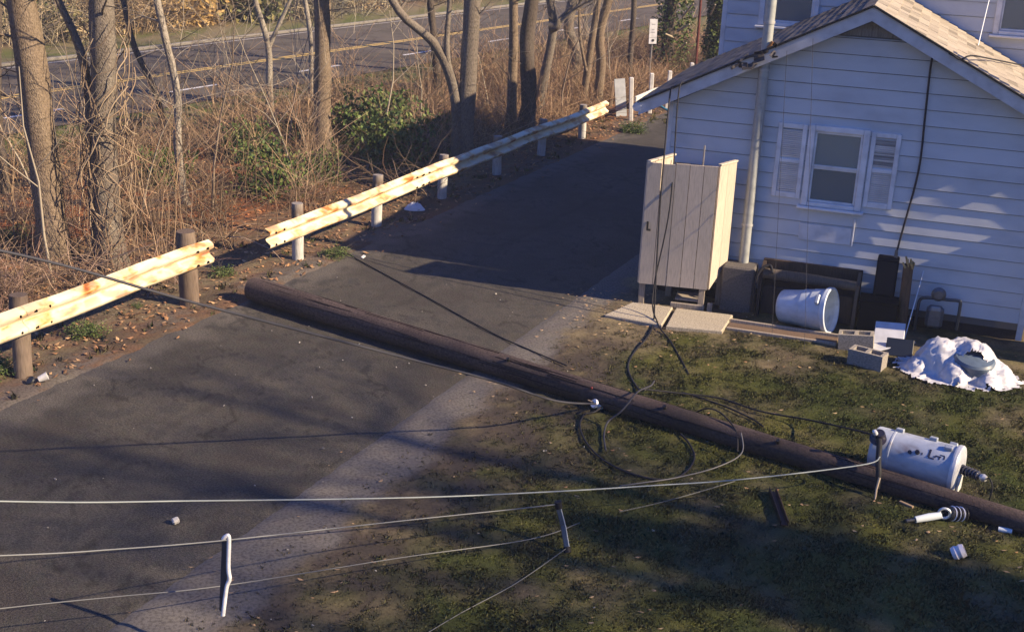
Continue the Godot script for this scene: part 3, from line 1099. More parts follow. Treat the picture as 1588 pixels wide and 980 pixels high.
func build_trees() -> void:
	var tan_ := [Color(0.23, 0.175, 0.125), Color(0.3, 0.235, 0.17)]
	var gr := [Color(0.19, 0.16, 0.13), Color(0.27, 0.235, 0.195)]
	var dk := [Color(0.1, 0.082, 0.07), Color(0.17, 0.14, 0.115)]
	var pl := [Color(0.33, 0.29, 0.24), Color(0.42, 0.38, 0.32)]
	var v := func(x: float, y: float, z: float) -> Vector3: return Vector3(x, y, z)
	tree("bare_tree", "thick smooth tan trunk leaning left, nearest the lower left guardrail", [v.call(-6.0, 0, -15.49), v.call(-6.03, 1.5, -15.48), v.call(-6.13, 3.3, -15.47)], 0.2, 0.185, 11.0, tan_, [], 1.0)
	var t2 := tree("bare_tree", "thick trunk wrapped in tangled dead vines beside the smooth tan trunk", [v.call(-5.25, 0, -15.46), v.call(-5.26, 1.4, -15.48), v.call(-5.2, 2.4, -15.5), v.call(-5.16, 3.4, -15.5)], 0.18, 0.15, 11.0, gr, [[[v.call(-5.45, 0.02, -15.55), v.call(-5.47, 1.2, -15.6), v.call(-5.44, 2.2, -15.6), v.call(-5.52, 2.8, -15.6), v.call(-5.78, 3.5, -15.6), v.call(-6.0, 4.4, -15.7)], 0.075]], 1.0)
	var vn := Geo.new()
	for k in 60:
		var pts := []
		var a := rng.randf() * TAU
		var y := rng.randf_range(-0.05, 2.0)
		var w := rng.randf_range(-0.6, 0.6)
		var e := rng.randf_range(0.0, 0.16)
		for j in 9:
			var rr := 0.18 + e + rng.randf_range(-0.02, 0.05)
			pts.append(Vector3(cos(a) * rr - 0.02 + 0.02 * j, y, sin(a) * rr))
			a += w + rng.randf_range(-0.35, 0.35)
			y += rng.randf_range(0.06, 0.24)
		vn.col = [Color(0.15, 0.11, 0.08), Color(0.24, 0.18, 0.12), Color(0.32, 0.25, 0.17)][k % 3]
		pts = smooth(pts, 3)
		vn.tube(pts, fill(rng.randf_range(0.004, 0.01), pts.size()), 4, false)
	kind(put(vn, "vines", M.twig, t2), "stuff")
	tree("bare_tree", "slim pale trunk leaning left behind the gap between the two guardrails", [v.call(-5.12, 0, -18.67), v.call(-5.2, 0.9, -18.65), v.call(-5.16, 1.7, -18.63), v.call(-5.3, 2.6, -18.6), v.call(-5.4, 3.2, -18.6)], 0.065, 0.055, 8.0, pl, [], 0.8, "tree", "", 0.9)
	tree("bare_tree", "slim pale trunk that forks into a Y in front of the highway", [v.call(-5.08, 0, -25.19), v.call(-5.1, 0.8, -25.19), v.call(-5.11, 1.62, -25.18), v.call(-5.35, 2.6, -25.1), v.call(-5.45, 3.3, -25.1)], 0.08, 0.05, 8.0, pl, [[[v.call(-5.11, 1.55, -25.18), v.call(-4.85, 2.1, -25.2), v.call(-4.55, 2.8, -25.2), v.call(-4.4, 3.7, -25.3)], 0.05]], 0.9)
	tree("bare_tree", "straight grey brown trunk standing alone left of the double trunk", [v.call(-3.63, 0, -22.67), v.call(-3.62, 1.4, -22.67), v.call(-3.61, 3.0, -22.68)], 0.165, 0.145, 11.0, tan_, [], 1.2)
	tree("bare_tree", "double trunk splitting low into a straight stem and a left leaning limb", [v.call(-1.0, 0, -22.36), v.call(-0.98, 1.2, -22.36), v.call(-0.93, 3.0, -22.36)], 0.16, 0.145, 11.0, gr, [[[v.call(-1.16, 0.0, -22.3), v.call(-1.14, 0.9, -22.3), v.call(-1.28, 1.6, -22.3), v.call(-1.62, 2.2, -22.3), v.call(-2.2, 2.7, -22.2), v.call(-2.7, 3.6, -22.2)], 0.115], [[v.call(-1.3, 1.65, -22.3), v.call(-1.36, 2.2, -22.3), v.call(-1.3, 3.2, -22.4), v.call(-1.2, 4.2, -22.5)], 0.06]], 1.2)
	tree("bare_tree", "straight pinkish trunk, thinner one of the close pair behind the guardrail", [v.call(-0.19, 0, -25.6), v.call(-0.2, 1.5, -25.6), v.call(-0.25, 3.0, -25.6)], 0.105, 0.09, 10.0, tan_, [], 1.4)
	tree("bare_tree", "dark slightly bowed trunk, thicker one of the close pair behind the guardrail", [v.call(0.12, 0, -25.0), v.call(0.14, 1.0, -25.0), v.call(0.06, 1.9, -25.0), v.call(0.15, 3.0, -25.0)], 0.165, 0.14, 11.0, dk, [], 1.6)
	tree("bare_tree", "broken topped trunk with a dark knob right behind the dark bowed trunk", [v.call(0.36, 0, -27.6), v.call(0.5, 1.0, -27.6), v.call(0.62, 1.9, -27.6), v.call(0.5, 2.7, -27.6)], 0.11, 0.09, 7.0, gr, [[[v.call(0.55, 1.95, -27.5), v.call(0.7, 2.0, -27.45), v.call(0.72, 2.12, -27.45)], 0.12]], 1.4, "tree", "", 0.7)
	tree("bare_tree", "wavy dark patched trunk between the knobbed trunk and the leaning pair", [v.call(1.16, 0, -31.8), v.call(1.35, 0.8, -31.8), v.call(1.1, 1.5, -31.8), v.call(1.2, 2.4, -31.8), v.call(1.15, 3.0, -31.8)], 0.14, 0.12, 9.0, gr, [], 1.4)
	tree("bare_tree", "slender trunk leaning right, left one of the pair at the guardrail's far end", [v.call(1.41, 0, -28.66), v.call(1.5, 1.2, -28.66), v.call(1.62, 2.4, -28.66)], 0.085, 0.07, 9.0, tan_, [[[v.call(1.45, 0.9, -28.6), v.call(1.25, 1.7, -28.6), v.call(1.2, 2.6, -28.6)], 0.04]], 1.0)
	tree("bare_tree", "half shaded trunk, right one of the pair at the guardrail's far end", [v.call(1.75, 0, -28.91), v.call(1.8, 1.0, -28.91), v.call(1.72, 1.7, -28.91), v.call(1.9, 2.6, -28.91)], 0.115, 0.1, 10.0, tan_, [], 1.5)
	tree("bare_tree", "thin dark trunk just left of the narrow white sign", [v.call(2.72, 0, -32.3), v.call(2.75, 1.5, -32.3), v.call(2.7, 3.0, -32.3)], 0.08, 0.065, 9.0, dk, [], 1.2)
	tree("bare_tree", "thin dark trunk in the brush left of the double trunk", [v.call(-1.85, 0, -28.27), v.call(-1.95, 1.0, -28.27), v.call(-2.1, 2.2, -28.27)], 0.1, 0.07, 8.0, dk, [], 1.0)
	tree("bare_tree", "thin trunk with peeling pale bark close left of the straight grey brown trunk", [v.call(-4.6, 0, -27.0), v.call(-4.55, 1.4, -27.0), v.call(-4.7, 2.6, -27.0)], 0.055, 0.045, 8.0, pl, [], 1.0)
	tree("bare_tree", "dark crooked stem slanting right in front of the highway's dashed line", [v.call(-6.94, 0, -24.09), v.call(-7.1, 0.8, -24.1), v.call(-7.45, 1.6, -24.1), v.call(-7.6, 2.4, -24.1)], 0.065, 0.055, 7.0, dk, [], 0.7)
	tree("bare_tree", "thin dark stem at the left edge behind the smooth tan trunk", [v.call(-8.0, 0, -18.89), v.call(-8.0, 1.4, -18.9), v.call(-7.85, 2.9, -18.9)], 0.07, 0.06, 8.0, dk, [], 0.7)
	tree("bare_tree", "dark twisted stem standing close behind the smooth tan trunk", [v.call(-6.5, 0, -16.5), v.call(-6.42, 1.0, -16.5), v.call(-6.5, 2.2, -16.5), v.call(-6.62, 3.3, -16.5)], 0.07, 0.06, 8.0, dk, [], 0.7)
	for q in [[3.9, -34.5, "dark ivy smothered tree left of the thin red pole beyond the roof", 0.75, 4.6, 0.22], [5.35, -35.3, "shorter ivy smothered trunk close to the corner of the taller block", 0.5, 2.3, 0.0]]:
		var T := thing("ivy_tree", q[2], "tree", Vector3(q[0], 0, q[1]))
		var g := Geo.new()
		g.col = dk[0]
		g.tube([Vector3(0, -0.1, 0), Vector3(0.1 * q[5], 2.2, 0), Vector3(q[5] * 2.0, 4.5, 0), Vector3(q[5] * 3.0, 7.5, 0)], [0.2, 0.17, 0.13, 0.05], 10, true, 0.2, n_c, dk[1])
		put(g, "trunk", M.bark, T)
		var l := Geo.new()
		for k in 3600:
			var y: float = rng.randf_range(0.0, q[4])
			var a := rng.randf() * TAU
			var rr: float = q[3] * (0.45 + 0.55 * sqrt(rng.randf())) * (1.0 + 0.45 * n_a.get_noise_2d(a * 1.5, y * 1.6 + q[0])) * (1.0 - 0.35 * y / q[4])
			var p := Vector3(cos(a) * rr * 0.8 + q[5] * y * 0.45, y, sin(a) * rr * 0.8)
			l.col = Color(0.035, 0.055, 0.015).lerp(Color(0.09, 0.12, 0.03), rng.randf())
			var d := Vector3(rng.randf_range(-1, 1), rng.randf_range(-1, 0.4), rng.randf_range(-1, 1)).normalized()
			l.leaf(p, d * rng.randf_range(0.06, 0.11), d.cross(Vector3(rng.randf_range(-1, 1), 1, rng.randf_range(-1, 1))).normalized() * 0.08)
		put(l, "ivy", M.leaf, T)
		var br := Geo.new()
		for k in 5:
			br.col = Color(0.5, 0.42, 0.3)
			var y := rng.randf_range(0.8, 2.2)
			var s := Vector3(rng.randf_range(-0.5, 0.5), y, 0.5)
			br.tube([s, s + Vector3(rng.randf_range(-0.3, 0.4), rng.randf_range(0.1, 0.4), 0.35)], [0.035, 0.02], 6)
		put(br, "crown", M.bark, T)
	var rp := Geo.new()
	rp.col = Color(0.2, 0.06, 0.05)
	rp.tube([Vector3(4.75, -0.1, -34.6), Vector3(4.72, 2.35, -34.6)], [0.04, 0.035], 8)
	tag(put(rp, "red_pole", M.metal), "thin dark red pole standing between the two ivy smothered trees", "pole")
	# trees beside the yard, out of the picture to the right: their shade falls across the lawn and the lane
	var sh := [[18.0, -1.6, 15.0, "tall bare tree right of the lawn that shades the lower lane"], [15.6, -3.6, 13.0, "bare tree right of the lawn that shades the pole's middle"], [20.5, 0.2, 16.0, "bare tree farthest right of the lawn, behind the two others"]]
	for q in sh:
		tree("bare_tree", q[3], [Vector3(q[0], 0, q[1]), Vector3(q[0] + 0.1, 3.0, q[1])], 0.22, 0.18, q[2], gr, [], 2.6, "tree", "", 2.3)
	var E := thing("added_shade_pine", "unseen green pine added right of the lawn to shade its near corner", "tree", Vector3(13.5, 0, -4.3))  # unseen tree put in to deepen the shade on the lawn
	var eg := Geo.new()
	eg.col = dk[0]
	eg.tube([Vector3(0, -0.1, 0), Vector3(0, 4, 0), Vector3(0.1, 8.0, 0)], [0.22, 0.16, 0.03], 10, true, 0.2, n_c, dk[1])
	put(eg, "trunk", M.bark, E)
	eg = Geo.new()
	for k in 2300:
		var y := rng.randf_range(2.0, 8.0)
		var a := rng.randf() * TAU
		var rr := (8.3 - y) * 0.28 * sqrt(rng.randf()) * (0.8 + 0.5 * n_a.get_noise_2d(a * 2.0, y * 2.0))
		eg.col = Color(0.03, 0.05, 0.02).lerp(Color(0.06, 0.09, 0.03), rng.randf())
		var d := Vector3(cos(a), rng.randf_range(-0.4, 0.3), sin(a)).normalized()
		eg.leaf(Vector3(cos(a) * rr, y, sin(a) * rr), d * 0.3, d.cross(UP).normalized() * 0.1)
	put(eg, "crown", M.leaf, E)

# ------------------------------------------------------------------ undergrowth
func tangle(seed_: int, count: int, height: float, spread: float, cols: Array) -> ArrayMesh:
	rng.seed = seed_
	var g := Geo.new()
	for k in count:
		var a := rng.randf() * TAU
		var p := Vector3(cos(a), 0, sin(a)) * spread * rng.randf() * 0.6
		var d := Vector3(rng.randf_range(-0.7, 0.7), 1.0, rng.randf_range(-0.7, 0.7)).normalized()
		var pts := [p - UP * 0.03]
		var q := p
		var ln := height * rng.randf_range(0.35, 1.0) / 5.0
		for j in 5:
			d = (d + Vector3(rng.randf_range(-0.45, 0.45), rng.randf_range(-0.5, 0.25), rng.randf_range(-0.45, 0.45))).normalized()
			q += d * ln * 1.15
			q.y = maxf(q.y, 0.01)
			pts.append(q)
		g.col = cols[k % cols.size()] * rng.randf_range(0.75, 1.2)
		var r := rng.randf_range(0.0028, 0.0068)
		g.tube(pts, [r, r, r * 0.9, r * 0.8, r * 0.6, r * 0.4], 3, false)
		if rng.randf() < 0.6:
			var o: Vector3 = pts[2]
			var s := Vector3(rng.randf_range(-1, 1), rng.randf_range(-0.1, 0.8), rng.randf_range(-1, 1)).normalized()
			g.tube([o, o + s * ln * 1.2, o + s * ln * 2.1 + UP * rng.randf_range(-0.06, 0.08)], [r * 0.7, r * 0.6, r * 0.4], 3, false)
	return g.mesh()

func leafy(seed_: int, count: int, size: float, cols: Array) -> ArrayMesh:
	rng.seed = seed_
	var g := Geo.new()
	for k in count:
		var d := Vector3(rng.randf_range(-1, 1), rng.randf_range(0, 1.3), rng.randf_range(-1, 1))
		d = d.normalized() * pow(rng.randf(), 0.45)
		d *= 0.75 + 0.5 * n_b.get_noise_3d(d.x * 0.9 + seed_, d.y * 0.9, d.z * 0.9)
		g.col = cols[rng.randi() % cols.size()] * rng.randf_range(0.7, 1.25)
		var al := Vector3(rng.randf_range(-1, 1), rng.randf_range(-0.6, 1.0), rng.randf_range(-1, 1)).normalized()
		g.leaf(d, al * size, al.cross(Vector3(rng.randf_range(-1, 1), rng.randf_range(-1, 1), rng.randf_range(-1, 1))).normalized() * size * 0.55)
	return g.mesh()

func build_undergrowth() -> void:
	var browns := [Color(0.2, 0.16, 0.125), Color(0.27, 0.22, 0.175), Color(0.34, 0.28, 0.22), Color(0.14, 0.115, 0.095), Color(0.22, 0.15, 0.11)]
	var ms := []
	for k in 4:
		ms.append(tangle(100 + k, 46, 1.0, 0.6, browns))
	rng.seed = 777
	for k in 4:
		var xfs := []
		var cols := PackedColorArray()
		var tries := 0
		while xfs.size() < 62 and tries < 9000:
			tries += 1
			var p := Vector3(rng.randf_range(-13.0, 6.0), 0, rng.randf_range(-42.0, -12.5))
			var b := p.dot(LR)
			var bh := p.dot(RR)
			if b > -9.75 or bh < -18.4:
				continue
			if p.z > -30 and b > -11.0 and p.dot(LD) > 8.0 and rng.randf() < 0.8:
				continue
			var dens := 0.5 + n_a.get_noise_2d(p.x * 1.5 + 90, p.z * 1.5) * 1.2 + (0.3 if b > -13.0 else -0.1)
			if rng.randf() > dens:
				continue
			var s := rng.randf_range(0.55, 1.5)
			xfs.append(Transform3D(Basis(UP, rng.randf() * TAU).scaled(Vector3(s, s * rng.randf_range(0.4, 0.95), s)), p))
			var t := rng.randf_range(0.45, 1.05)
			cols.append(Color(t * 1.05, t * rng.randf_range(0.88, 0.97), t * rng.randf_range(0.72, 0.9)))
		scatter(ms[k], xfs, cols, "undergrowth", M.twig)
	# warmer, thicker brush farther along the guardrail
	rng.seed = 779
	for k in 4:
		var xfs := []
		var cols := PackedColorArray()
		while xfs.size() < 62:
			var p := Vector3(rng.randf_range(-6.0, 5.5), 0, rng.randf_range(-42.0, -23.0))
			if p.dot(LR) > -10.0 or p.dot(RR) < -17.8:
				continue
			var s := rng.randf_range(0.7, 1.5)
			xfs.append(Transform3D(Basis(UP, rng.randf() * TAU).scaled(Vector3(s, s * rng.randf_range(0.5, 0.9), s)), p))
			var t := rng.randf_range(0.8, 1.35)
			cols.append(Color(t * 1.1, t * 0.92, t * 0.72))
		scatter(ms[k], xfs, cols, "undergrowth", M.twig)
	# upright thin stems standing in the brush
	var reeds := []
	for k in 3:
		rng.seed = 150 + k
		var g := Geo.new()
		for j in 7:
			g.col = browns[(k + j) % browns.size()] * rng.randf_range(0.9, 1.4)
			var q := Vector3(rng.randf_range(-0.5, 0.5), -0.03, rng.randf_range(-0.5, 0.5))
			var d := Vector3(rng.randf_range(-0.2, 0.2), 1, rng.randf_range(-0.2, 0.2)).normalized()
			branch(g, q, d, rng.randf_range(0.8, 1.9), rng.randf_range(0.006, 0.012), 1, [g.col, g.col * 1.2])
		reeds.append(g.mesh())
	rng.seed = 778
	for k in 3:
		var xfs := []
		var cols := PackedColorArray()
		while xfs.size() < 36:
			var p := Vector3(rng.randf_range(-12.0, 5.0), 0, rng.randf_range(-40.0, -12.5))
			if p.dot(LR) > -10.2 or p.dot(RR) < -18.2:
				continue
			xfs.append(Transform3D(Basis(UP, rng.randf() * TAU).scaled(Vector3.ONE * rng.randf_range(0.5, 1.05)), p))
			var t := rng.randf_range(0.55, 1.0)
			cols.append(Color(t * 1.08, t * 0.93, t * 0.75))
		scatter(reeds[k], xfs, cols, "brush_stems", M.twig)
	# tall thin saplings
	var names := 0
	var spots := [[-3.6, -19.7, "beside the bright green shrub at the long guardrail"], [-3.67, -21.48, "just in front of the straight grey brown trunk"], [-5.52, -17.57, "in front of the slim pale leaning trunk"], [-4.6, -18.2, "right of the slim pale leaning trunk"], [-6.9, -17.6, "behind the smooth tan trunk"], [-4.3, -22.8, "left of the straight grey brown trunk"], [-7.4, -20.4, "at the left edge nearest the highway"], [-2.6, -23.9, "between the straight trunk and the double trunk"], [-5.9, -21.6, "behind the slim pale leaning trunk toward the highway"], [-1.9, -24.6, "left of the double trunk and behind it"], [0.9, -27.2, "right of the knobbed trunk"], [-0.7, -27.5, "left of the close pair of trunks"], [-6.7, -14.3, "at the left edge before the smooth tan trunk"], [-7.0, -15.6, "leftmost, against the picture's edge"], [-5.7, -14.6, "between the vine wrapped trunk and the lower guardrail"], [2.2, -30.4, "behind the short brown stake"], [1.9, -33.0, "left of the thin dark trunk by the sign"], [0.2, -31.0, "behind the close pair of trunks"]]
	for q in spots:
		rng.seed = 900 + names
		names += 1
		var o := Vector3(q[0], 0, q[1])
		var T := thing("sapling", "thin bare sapling " + q[2], "sapling", o, "thin saplings in the brush behind the guardrails")
		var g := Geo.new()
		var h := rng.randf_range(1.6, 3.4)
		var c1 := [Color(0.26, 0.22, 0.17), Color(0.2, 0.16, 0.12), Color(0.3, 0.26, 0.2)]
		branch(g, -UP * 0.05, Vector3(rng.randf_range(-0.2, 0.2), 1, rng.randf_range(-0.2, 0.2)).normalized(), h, rng.randf_range(0.014, 0.024), 2, c1)
		put(g, "stem", M.twig, T)
	# green shrubs, each with its own place
	var leafs := [Color(0.05, 0.085, 0.02), Color(0.085, 0.125, 0.03), Color(0.03, 0.05, 0.015), Color(0.12, 0.14, 0.045)]
	var shapes := []
	for k in 3:
		shapes.append(leafy(300 + k, 1900, 0.085, leafs))
	var stem := tangle(55, 14, 0.9, 0.4, browns)
	rng.seed = 4242
	var list := [
		[-3.95, -19.5, 0.75, "bright green leafy shrub nearest the start of the long guardrail"],
		[-4.84, -21.9, 0.7, "green shrub at the foot of the Y forked slim trunk"],
		[-3.3, -20.5, 0.5, "green shrub in front of the straight grey brown trunk"],
		[-2.95, -23.1, 0.9, "green shrub just right of the straight grey brown trunk"],
		[-2.75, -25.0, 0.85, "sunlit green shrub farther back, toward the highway's grass strip"],
		[-2.2, -21.7, 0.95, "dark green shrub in the house shadow left of the double trunk"],
		[-3.75, -15.25, 0.24, "small green weed clump in the gap between the two guardrails"],
		[-5.8, -19.9, 0.6, "green shrub behind the slim pale leaning trunk"],
		[-6.95, -16.4, 0.34, "small dark green shrub at the left edge by the smooth tan trunk"],
		[-2.45, -16.3, 0.26, "low green weeds at the lane edge under the long guardrail"],
		[2.4, -26.2, 0.4, "green weeds around the white fence at the lane's end"],
		[-4.72, -12.9, 0.3, "low green weeds under the lower left guardrail's middle"],
		[-5.25, -11.7, 0.34, "low green weeds at the lower left guardrail's near post"],
		[-4.45, -13.9, 0.12, "tiny green weed in front of the lower left guardrail's far end"],
		[-1.5, -24.2, 0.5, "dark green shrub in shade right of the double trunk's foot"],
		[-4.3, -23.3, 0.5, "green shrub between the Y forked trunk and the straight trunk"]]
	for k in list.size():
		var q = list[k]
		var T := thing("green_shrub", q[3], "shrub", Vector3(q[0], 0, q[1]))
		var f := put_mesh(shapes[k % 3], "leaves", M.leaf, T)
		f.transform = Transform3D(Basis(UP, rng.randf() * TAU).scaled(Vector3(q[2] * 1.15, q[2] * (1.5 if q[2] > 0.4 else 0.8), q[2] * 1.15)), UP * -0.02)
		var s := put_mesh(stem, "stems", M.twig, T)
		s.scale = Vector3.ONE * q[2] * 1.3
		kind(f, "stuff")
		kind(s, "stuff")

func build_far_side() -> void:
	var browns := [Color(0.24, 0.19, 0.13), Color(0.36, 0.28, 0.19), Color(0.42, 0.33, 0.21), Color(0.16, 0.13, 0.1)]
	var big := []
	for k in 3:
		big.append(tangle(500 + k, 70, 1.0, 0.8, browns))
	rng.seed = 31
	for k in 3:
		var xfs := []
		var cols := PackedColorArray()
		for j in 260:
			var b := rng.randf_range(-48.0, -29.5)
			var a := rng.randf_range(8.0, 92.0)
			var p := RD * a + RR * b
			var s := rng.randf_range(1.6, 3.6)
			xfs.append(Transform3D(Basis(UP, rng.randf() * TAU).scaled(Vector3(s, s * rng.randf_range(0.7, 1.1), s)), p))
			var t := rng.randf_range(0.7, 1.2)
			var w := n_a.get_noise_2d(a * 0.35, 3.0)
			cols.append(Color(t * (1.0 + 0.35 * w), t, t * (0.95 - 0.3 * w)))
		scatter(big[k], xfs, cols, "roadside_brush", M.twig)
	var cl := []
	for k in 3:
		cl.append(leafy(600 + k, 520, 0.13, [Color(1, 1, 1), Color(0.75, 0.75, 0.75)]))
	rng.seed = 77
	for k in 3:
		var xfs := []
		var cols := PackedColorArray()
		for j in 130:
			var b := rng.randf_range(-46.0, -29.6)
			var a := rng.randf_range(8.0, 90.0)
			var p := RD * a + RR * b
			var s := rng.randf_range(0.8, 2.1)
			var w := n_a.get_noise_2d(a * 0.4 + 20.0, 8.0) + rng.randf_range(-0.25, 0.25)
			xfs.append(Transform3D(Basis(UP, rng.randf() * TAU).scaled(Vector3(s, s * rng.randf_range(0.8, 1.5), s)), p))
			cols.append(Color(0.13, 0.14, 0.045).lerp(Color(0.42, 0.27, 0.1), clampf(0.45 + w * 1.6, 0, 1)) * rng.randf_range(0.7, 1.15))
		scatter(cl[k], xfs, cols, "roadside_shrubbery", M.leaf)
	for k in 12:
		rng.seed = 1200 + k
		var p := RD * rng.randf_range(14.0, 70.0) + RR * rng.randf_range(-38.0, -30.5)
		tree("bare_tree", "slim bare tree in the brush on the far side of the highway", [p, p + Vector3(rng.randf_range(-0.2, 0.2), 3.0, 0)], rng.randf_range(0.07, 0.14), 0.08, rng.randf_range(7.0, 10.0), [Color(0.24, 0.2, 0.15), Color(0.33, 0.28, 0.21)], [], 1.0, "tree", "slim bare trees in the brush beyond the highway", 0.5)

# ------------------------------------------------------------------ outdoor shower stall
func build_shower_stall() -> void:
	var T := thing("shower_stall", "tall tan wooden outdoor shower stall on legs beside the house corner", "shower stall", Vector3(1.96, 0, -14.8))
	var o := T.position
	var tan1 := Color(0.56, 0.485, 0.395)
	# corners: front left, front right, back right, back left; low and high
	var fl := Vector3(1.564, 0.29, -14.81) - o
	var fr := Vector3(2.391, 0.3, -14.617) - o
	var flt := Vector3(1.546, 1.85, -14.63) - o
	var frt := Vector3(2.379, 1.86, -14.56) - o
	var br := Vector3(2.65, 0.57, -14.96) - o
	var brt := Vector3(2.633, 1.85, -14.9) - o
	var bl := Vector3(1.93, 0.3, -15.21) - o
	var blt := Vector3(1.922, 1.84, -15.17) - o
	var wall := func(a: Vector3, b: Vector3, at_: Vector3, bt: Vector3, n: int, called: String, tint: float, push: Vector3, step: float) -> void:
		for k in n:
			var t0: float = float(k) / n + (0.004 if k else 0.0)
			var t1: float = float(k + 1) / n - 0.004
			var g := Geo.new()
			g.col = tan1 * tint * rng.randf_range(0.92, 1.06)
			var j := push * rng.randf_range(-step, step)
			var lift := UP * rng.randf_range(-0.006, 0.006)
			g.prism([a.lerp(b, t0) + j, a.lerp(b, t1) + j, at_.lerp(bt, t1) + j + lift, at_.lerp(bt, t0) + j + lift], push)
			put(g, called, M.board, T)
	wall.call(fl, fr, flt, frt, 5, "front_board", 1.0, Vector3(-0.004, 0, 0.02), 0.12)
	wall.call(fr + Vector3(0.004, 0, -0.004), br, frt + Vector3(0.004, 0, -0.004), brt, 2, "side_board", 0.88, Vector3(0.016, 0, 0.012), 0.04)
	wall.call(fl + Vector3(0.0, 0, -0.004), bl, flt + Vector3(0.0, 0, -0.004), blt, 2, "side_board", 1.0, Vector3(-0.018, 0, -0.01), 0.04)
	wall.call(bl + Vector3(0.02, 0, 0), br + Vector3(-0.03, -0.2, 0), blt + Vector3(0.02, -0.1, 0), brt + Vector3(-0.03, -0.1, 0), 4, "back_board", 0.25, Vector3(0, 0, -0.02), 0.1)  # dark tint paints the shade inside the stall
	for q in [[flt, blt], [frt + Vector3(0.01, 0, 0), brt + Vector3(0.01, 0, 0)]]:
		var cap := Geo.new()
		cap.col = Color(0.58, 0.52, 0.42)
		cap.bar(q[0] + UP * 0.014, q[1] + UP * 0.014, 0.05, 0.022, 0.004)
		put(cap, "top_rail", M.wood, T)
	for q in [[fl + Vector3(0.05, 0, -0.04), 0.0], [fr + Vector3(-0.055, 0, -0.05), 0.0], [br + Vector3(-0.06, 0, 0.03), 0.0], [bl + Vector3(0.06, 0, 0.04), 0.0]]:
		var g := Geo.new()
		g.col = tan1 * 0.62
		var p: Vector3 = q[0]
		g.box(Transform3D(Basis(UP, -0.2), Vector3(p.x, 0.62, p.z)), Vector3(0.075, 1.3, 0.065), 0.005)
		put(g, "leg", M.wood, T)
	for q in [[Vector3(2.17, 0.055, -14.66), Vector3(0.42, 0.07, 0.04)], [Vector3(2.2, 0.12, -14.85), Vector3(0.3, 0.03, 0.28)], [Vector3(2.44, 0.06, -14.6), Vector3(0.06, 0.13, 0.07)]]:
		var g := Geo.new()
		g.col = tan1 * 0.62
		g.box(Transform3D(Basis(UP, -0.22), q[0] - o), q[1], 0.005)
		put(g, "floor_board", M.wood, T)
	var pp := Geo.new()
	pp.col = Color(0.4, 0.38, 0.36)
	pp.tube([Vector3(2.25, 1.2, -14.97) - o, Vector3(2.25, 2.02, -14.97) - o], [0.01, 0.01], 8)
	put(pp, "shower_pipe", M.metal, T)
	for q in [[0.05, 1.07, 0.11, 0.025], [0.07, 1.02, 0.025, 0.05]]:
		var lt := Geo.new()
		lt.col = Color(0.05, 0.05, 0.05)
		lt.box(Transform3D(Basis(UP, -0.15), fl.lerp(fr, q[0]) + Vector3(-0.004, q[1] - 0.3, 0.12)), Vector3(q[3], q[2], 0.012), 0.003)
		put(lt, "latch", M.metal, T)
	# stepping slabs in front
	var slabs := [[[Vector3(1.5, 0, -14.72), Vector3(1.985, 0, -14.6), Vector3(1.78, 0, -13.92), Vector3(1.12, 0, -14.2)], "pale concrete slab on the ground left of the gap before the shower stall"], [[Vector3(2.02, 0, -14.57), Vector3(2.7, 0, -14.4), Vector3(2.48, 0, -13.8), Vector3(1.83, 0, -13.9)], "pale concrete slab on the ground right of the gap before the shower stall"]]
	for s in slabs:
		var g := Geo.new()
		g.col = Color(0.5, 0.44, 0.34)
		var c := Vector3.ZERO
		for p in s[0]:
			c += p * 0.25
		var lo := []
		var up1 := []
		var up2 := []
		for p in s[0]:
			lo.append(p - UP * 0.03)
			up1.append(p + UP * 0.05)
			up2.append(p + (c - p) * 0.03 + UP * 0.062)
		for k in 4:
			var l := (k + 1) % 4
			g.face([lo[k], lo[l], up1[l], up1[k]], c)
			g.face([up1[k], up1[l], up2[l], up2[k]], c - UP * 0.3)
		g.face(up2, c - UP)
		tag(put(g, "concrete_slab", M.concrete), s[1], "concrete slab")

# ------------------------------------------------------------------ things along the house wall
func csg_block(called: String, label: String, xf: Transform3D, colour: Color) -> void:
	var m: StandardMaterial3D = M.concrete.duplicate()
	m.vertex_color_use_as_albedo = false
	m.albedo_color = colour.linear_to_srgb()
	var b := CSGBox3D.new()
	b.size = Vector3(0.39, 0.19, 0.19)
	b.material = m
	b.name = numbered(self, called)
	for s in [-1.0, 1.0]:
		var c := CSGBox3D.new()
		c.operation = CSGShape3D.OPERATION_SUBTRACTION
		c.size = Vector3(0.135, 0.3, 0.125)
		c.position = Vector3(s * 0.088, 0, 0)
		c.name = "core" if s < 0 else "core_001"
		c.material = m
		b.add_child(c)
	add_child(b, true)
	b.transform = xf
	tag(b, label, "concrete block")

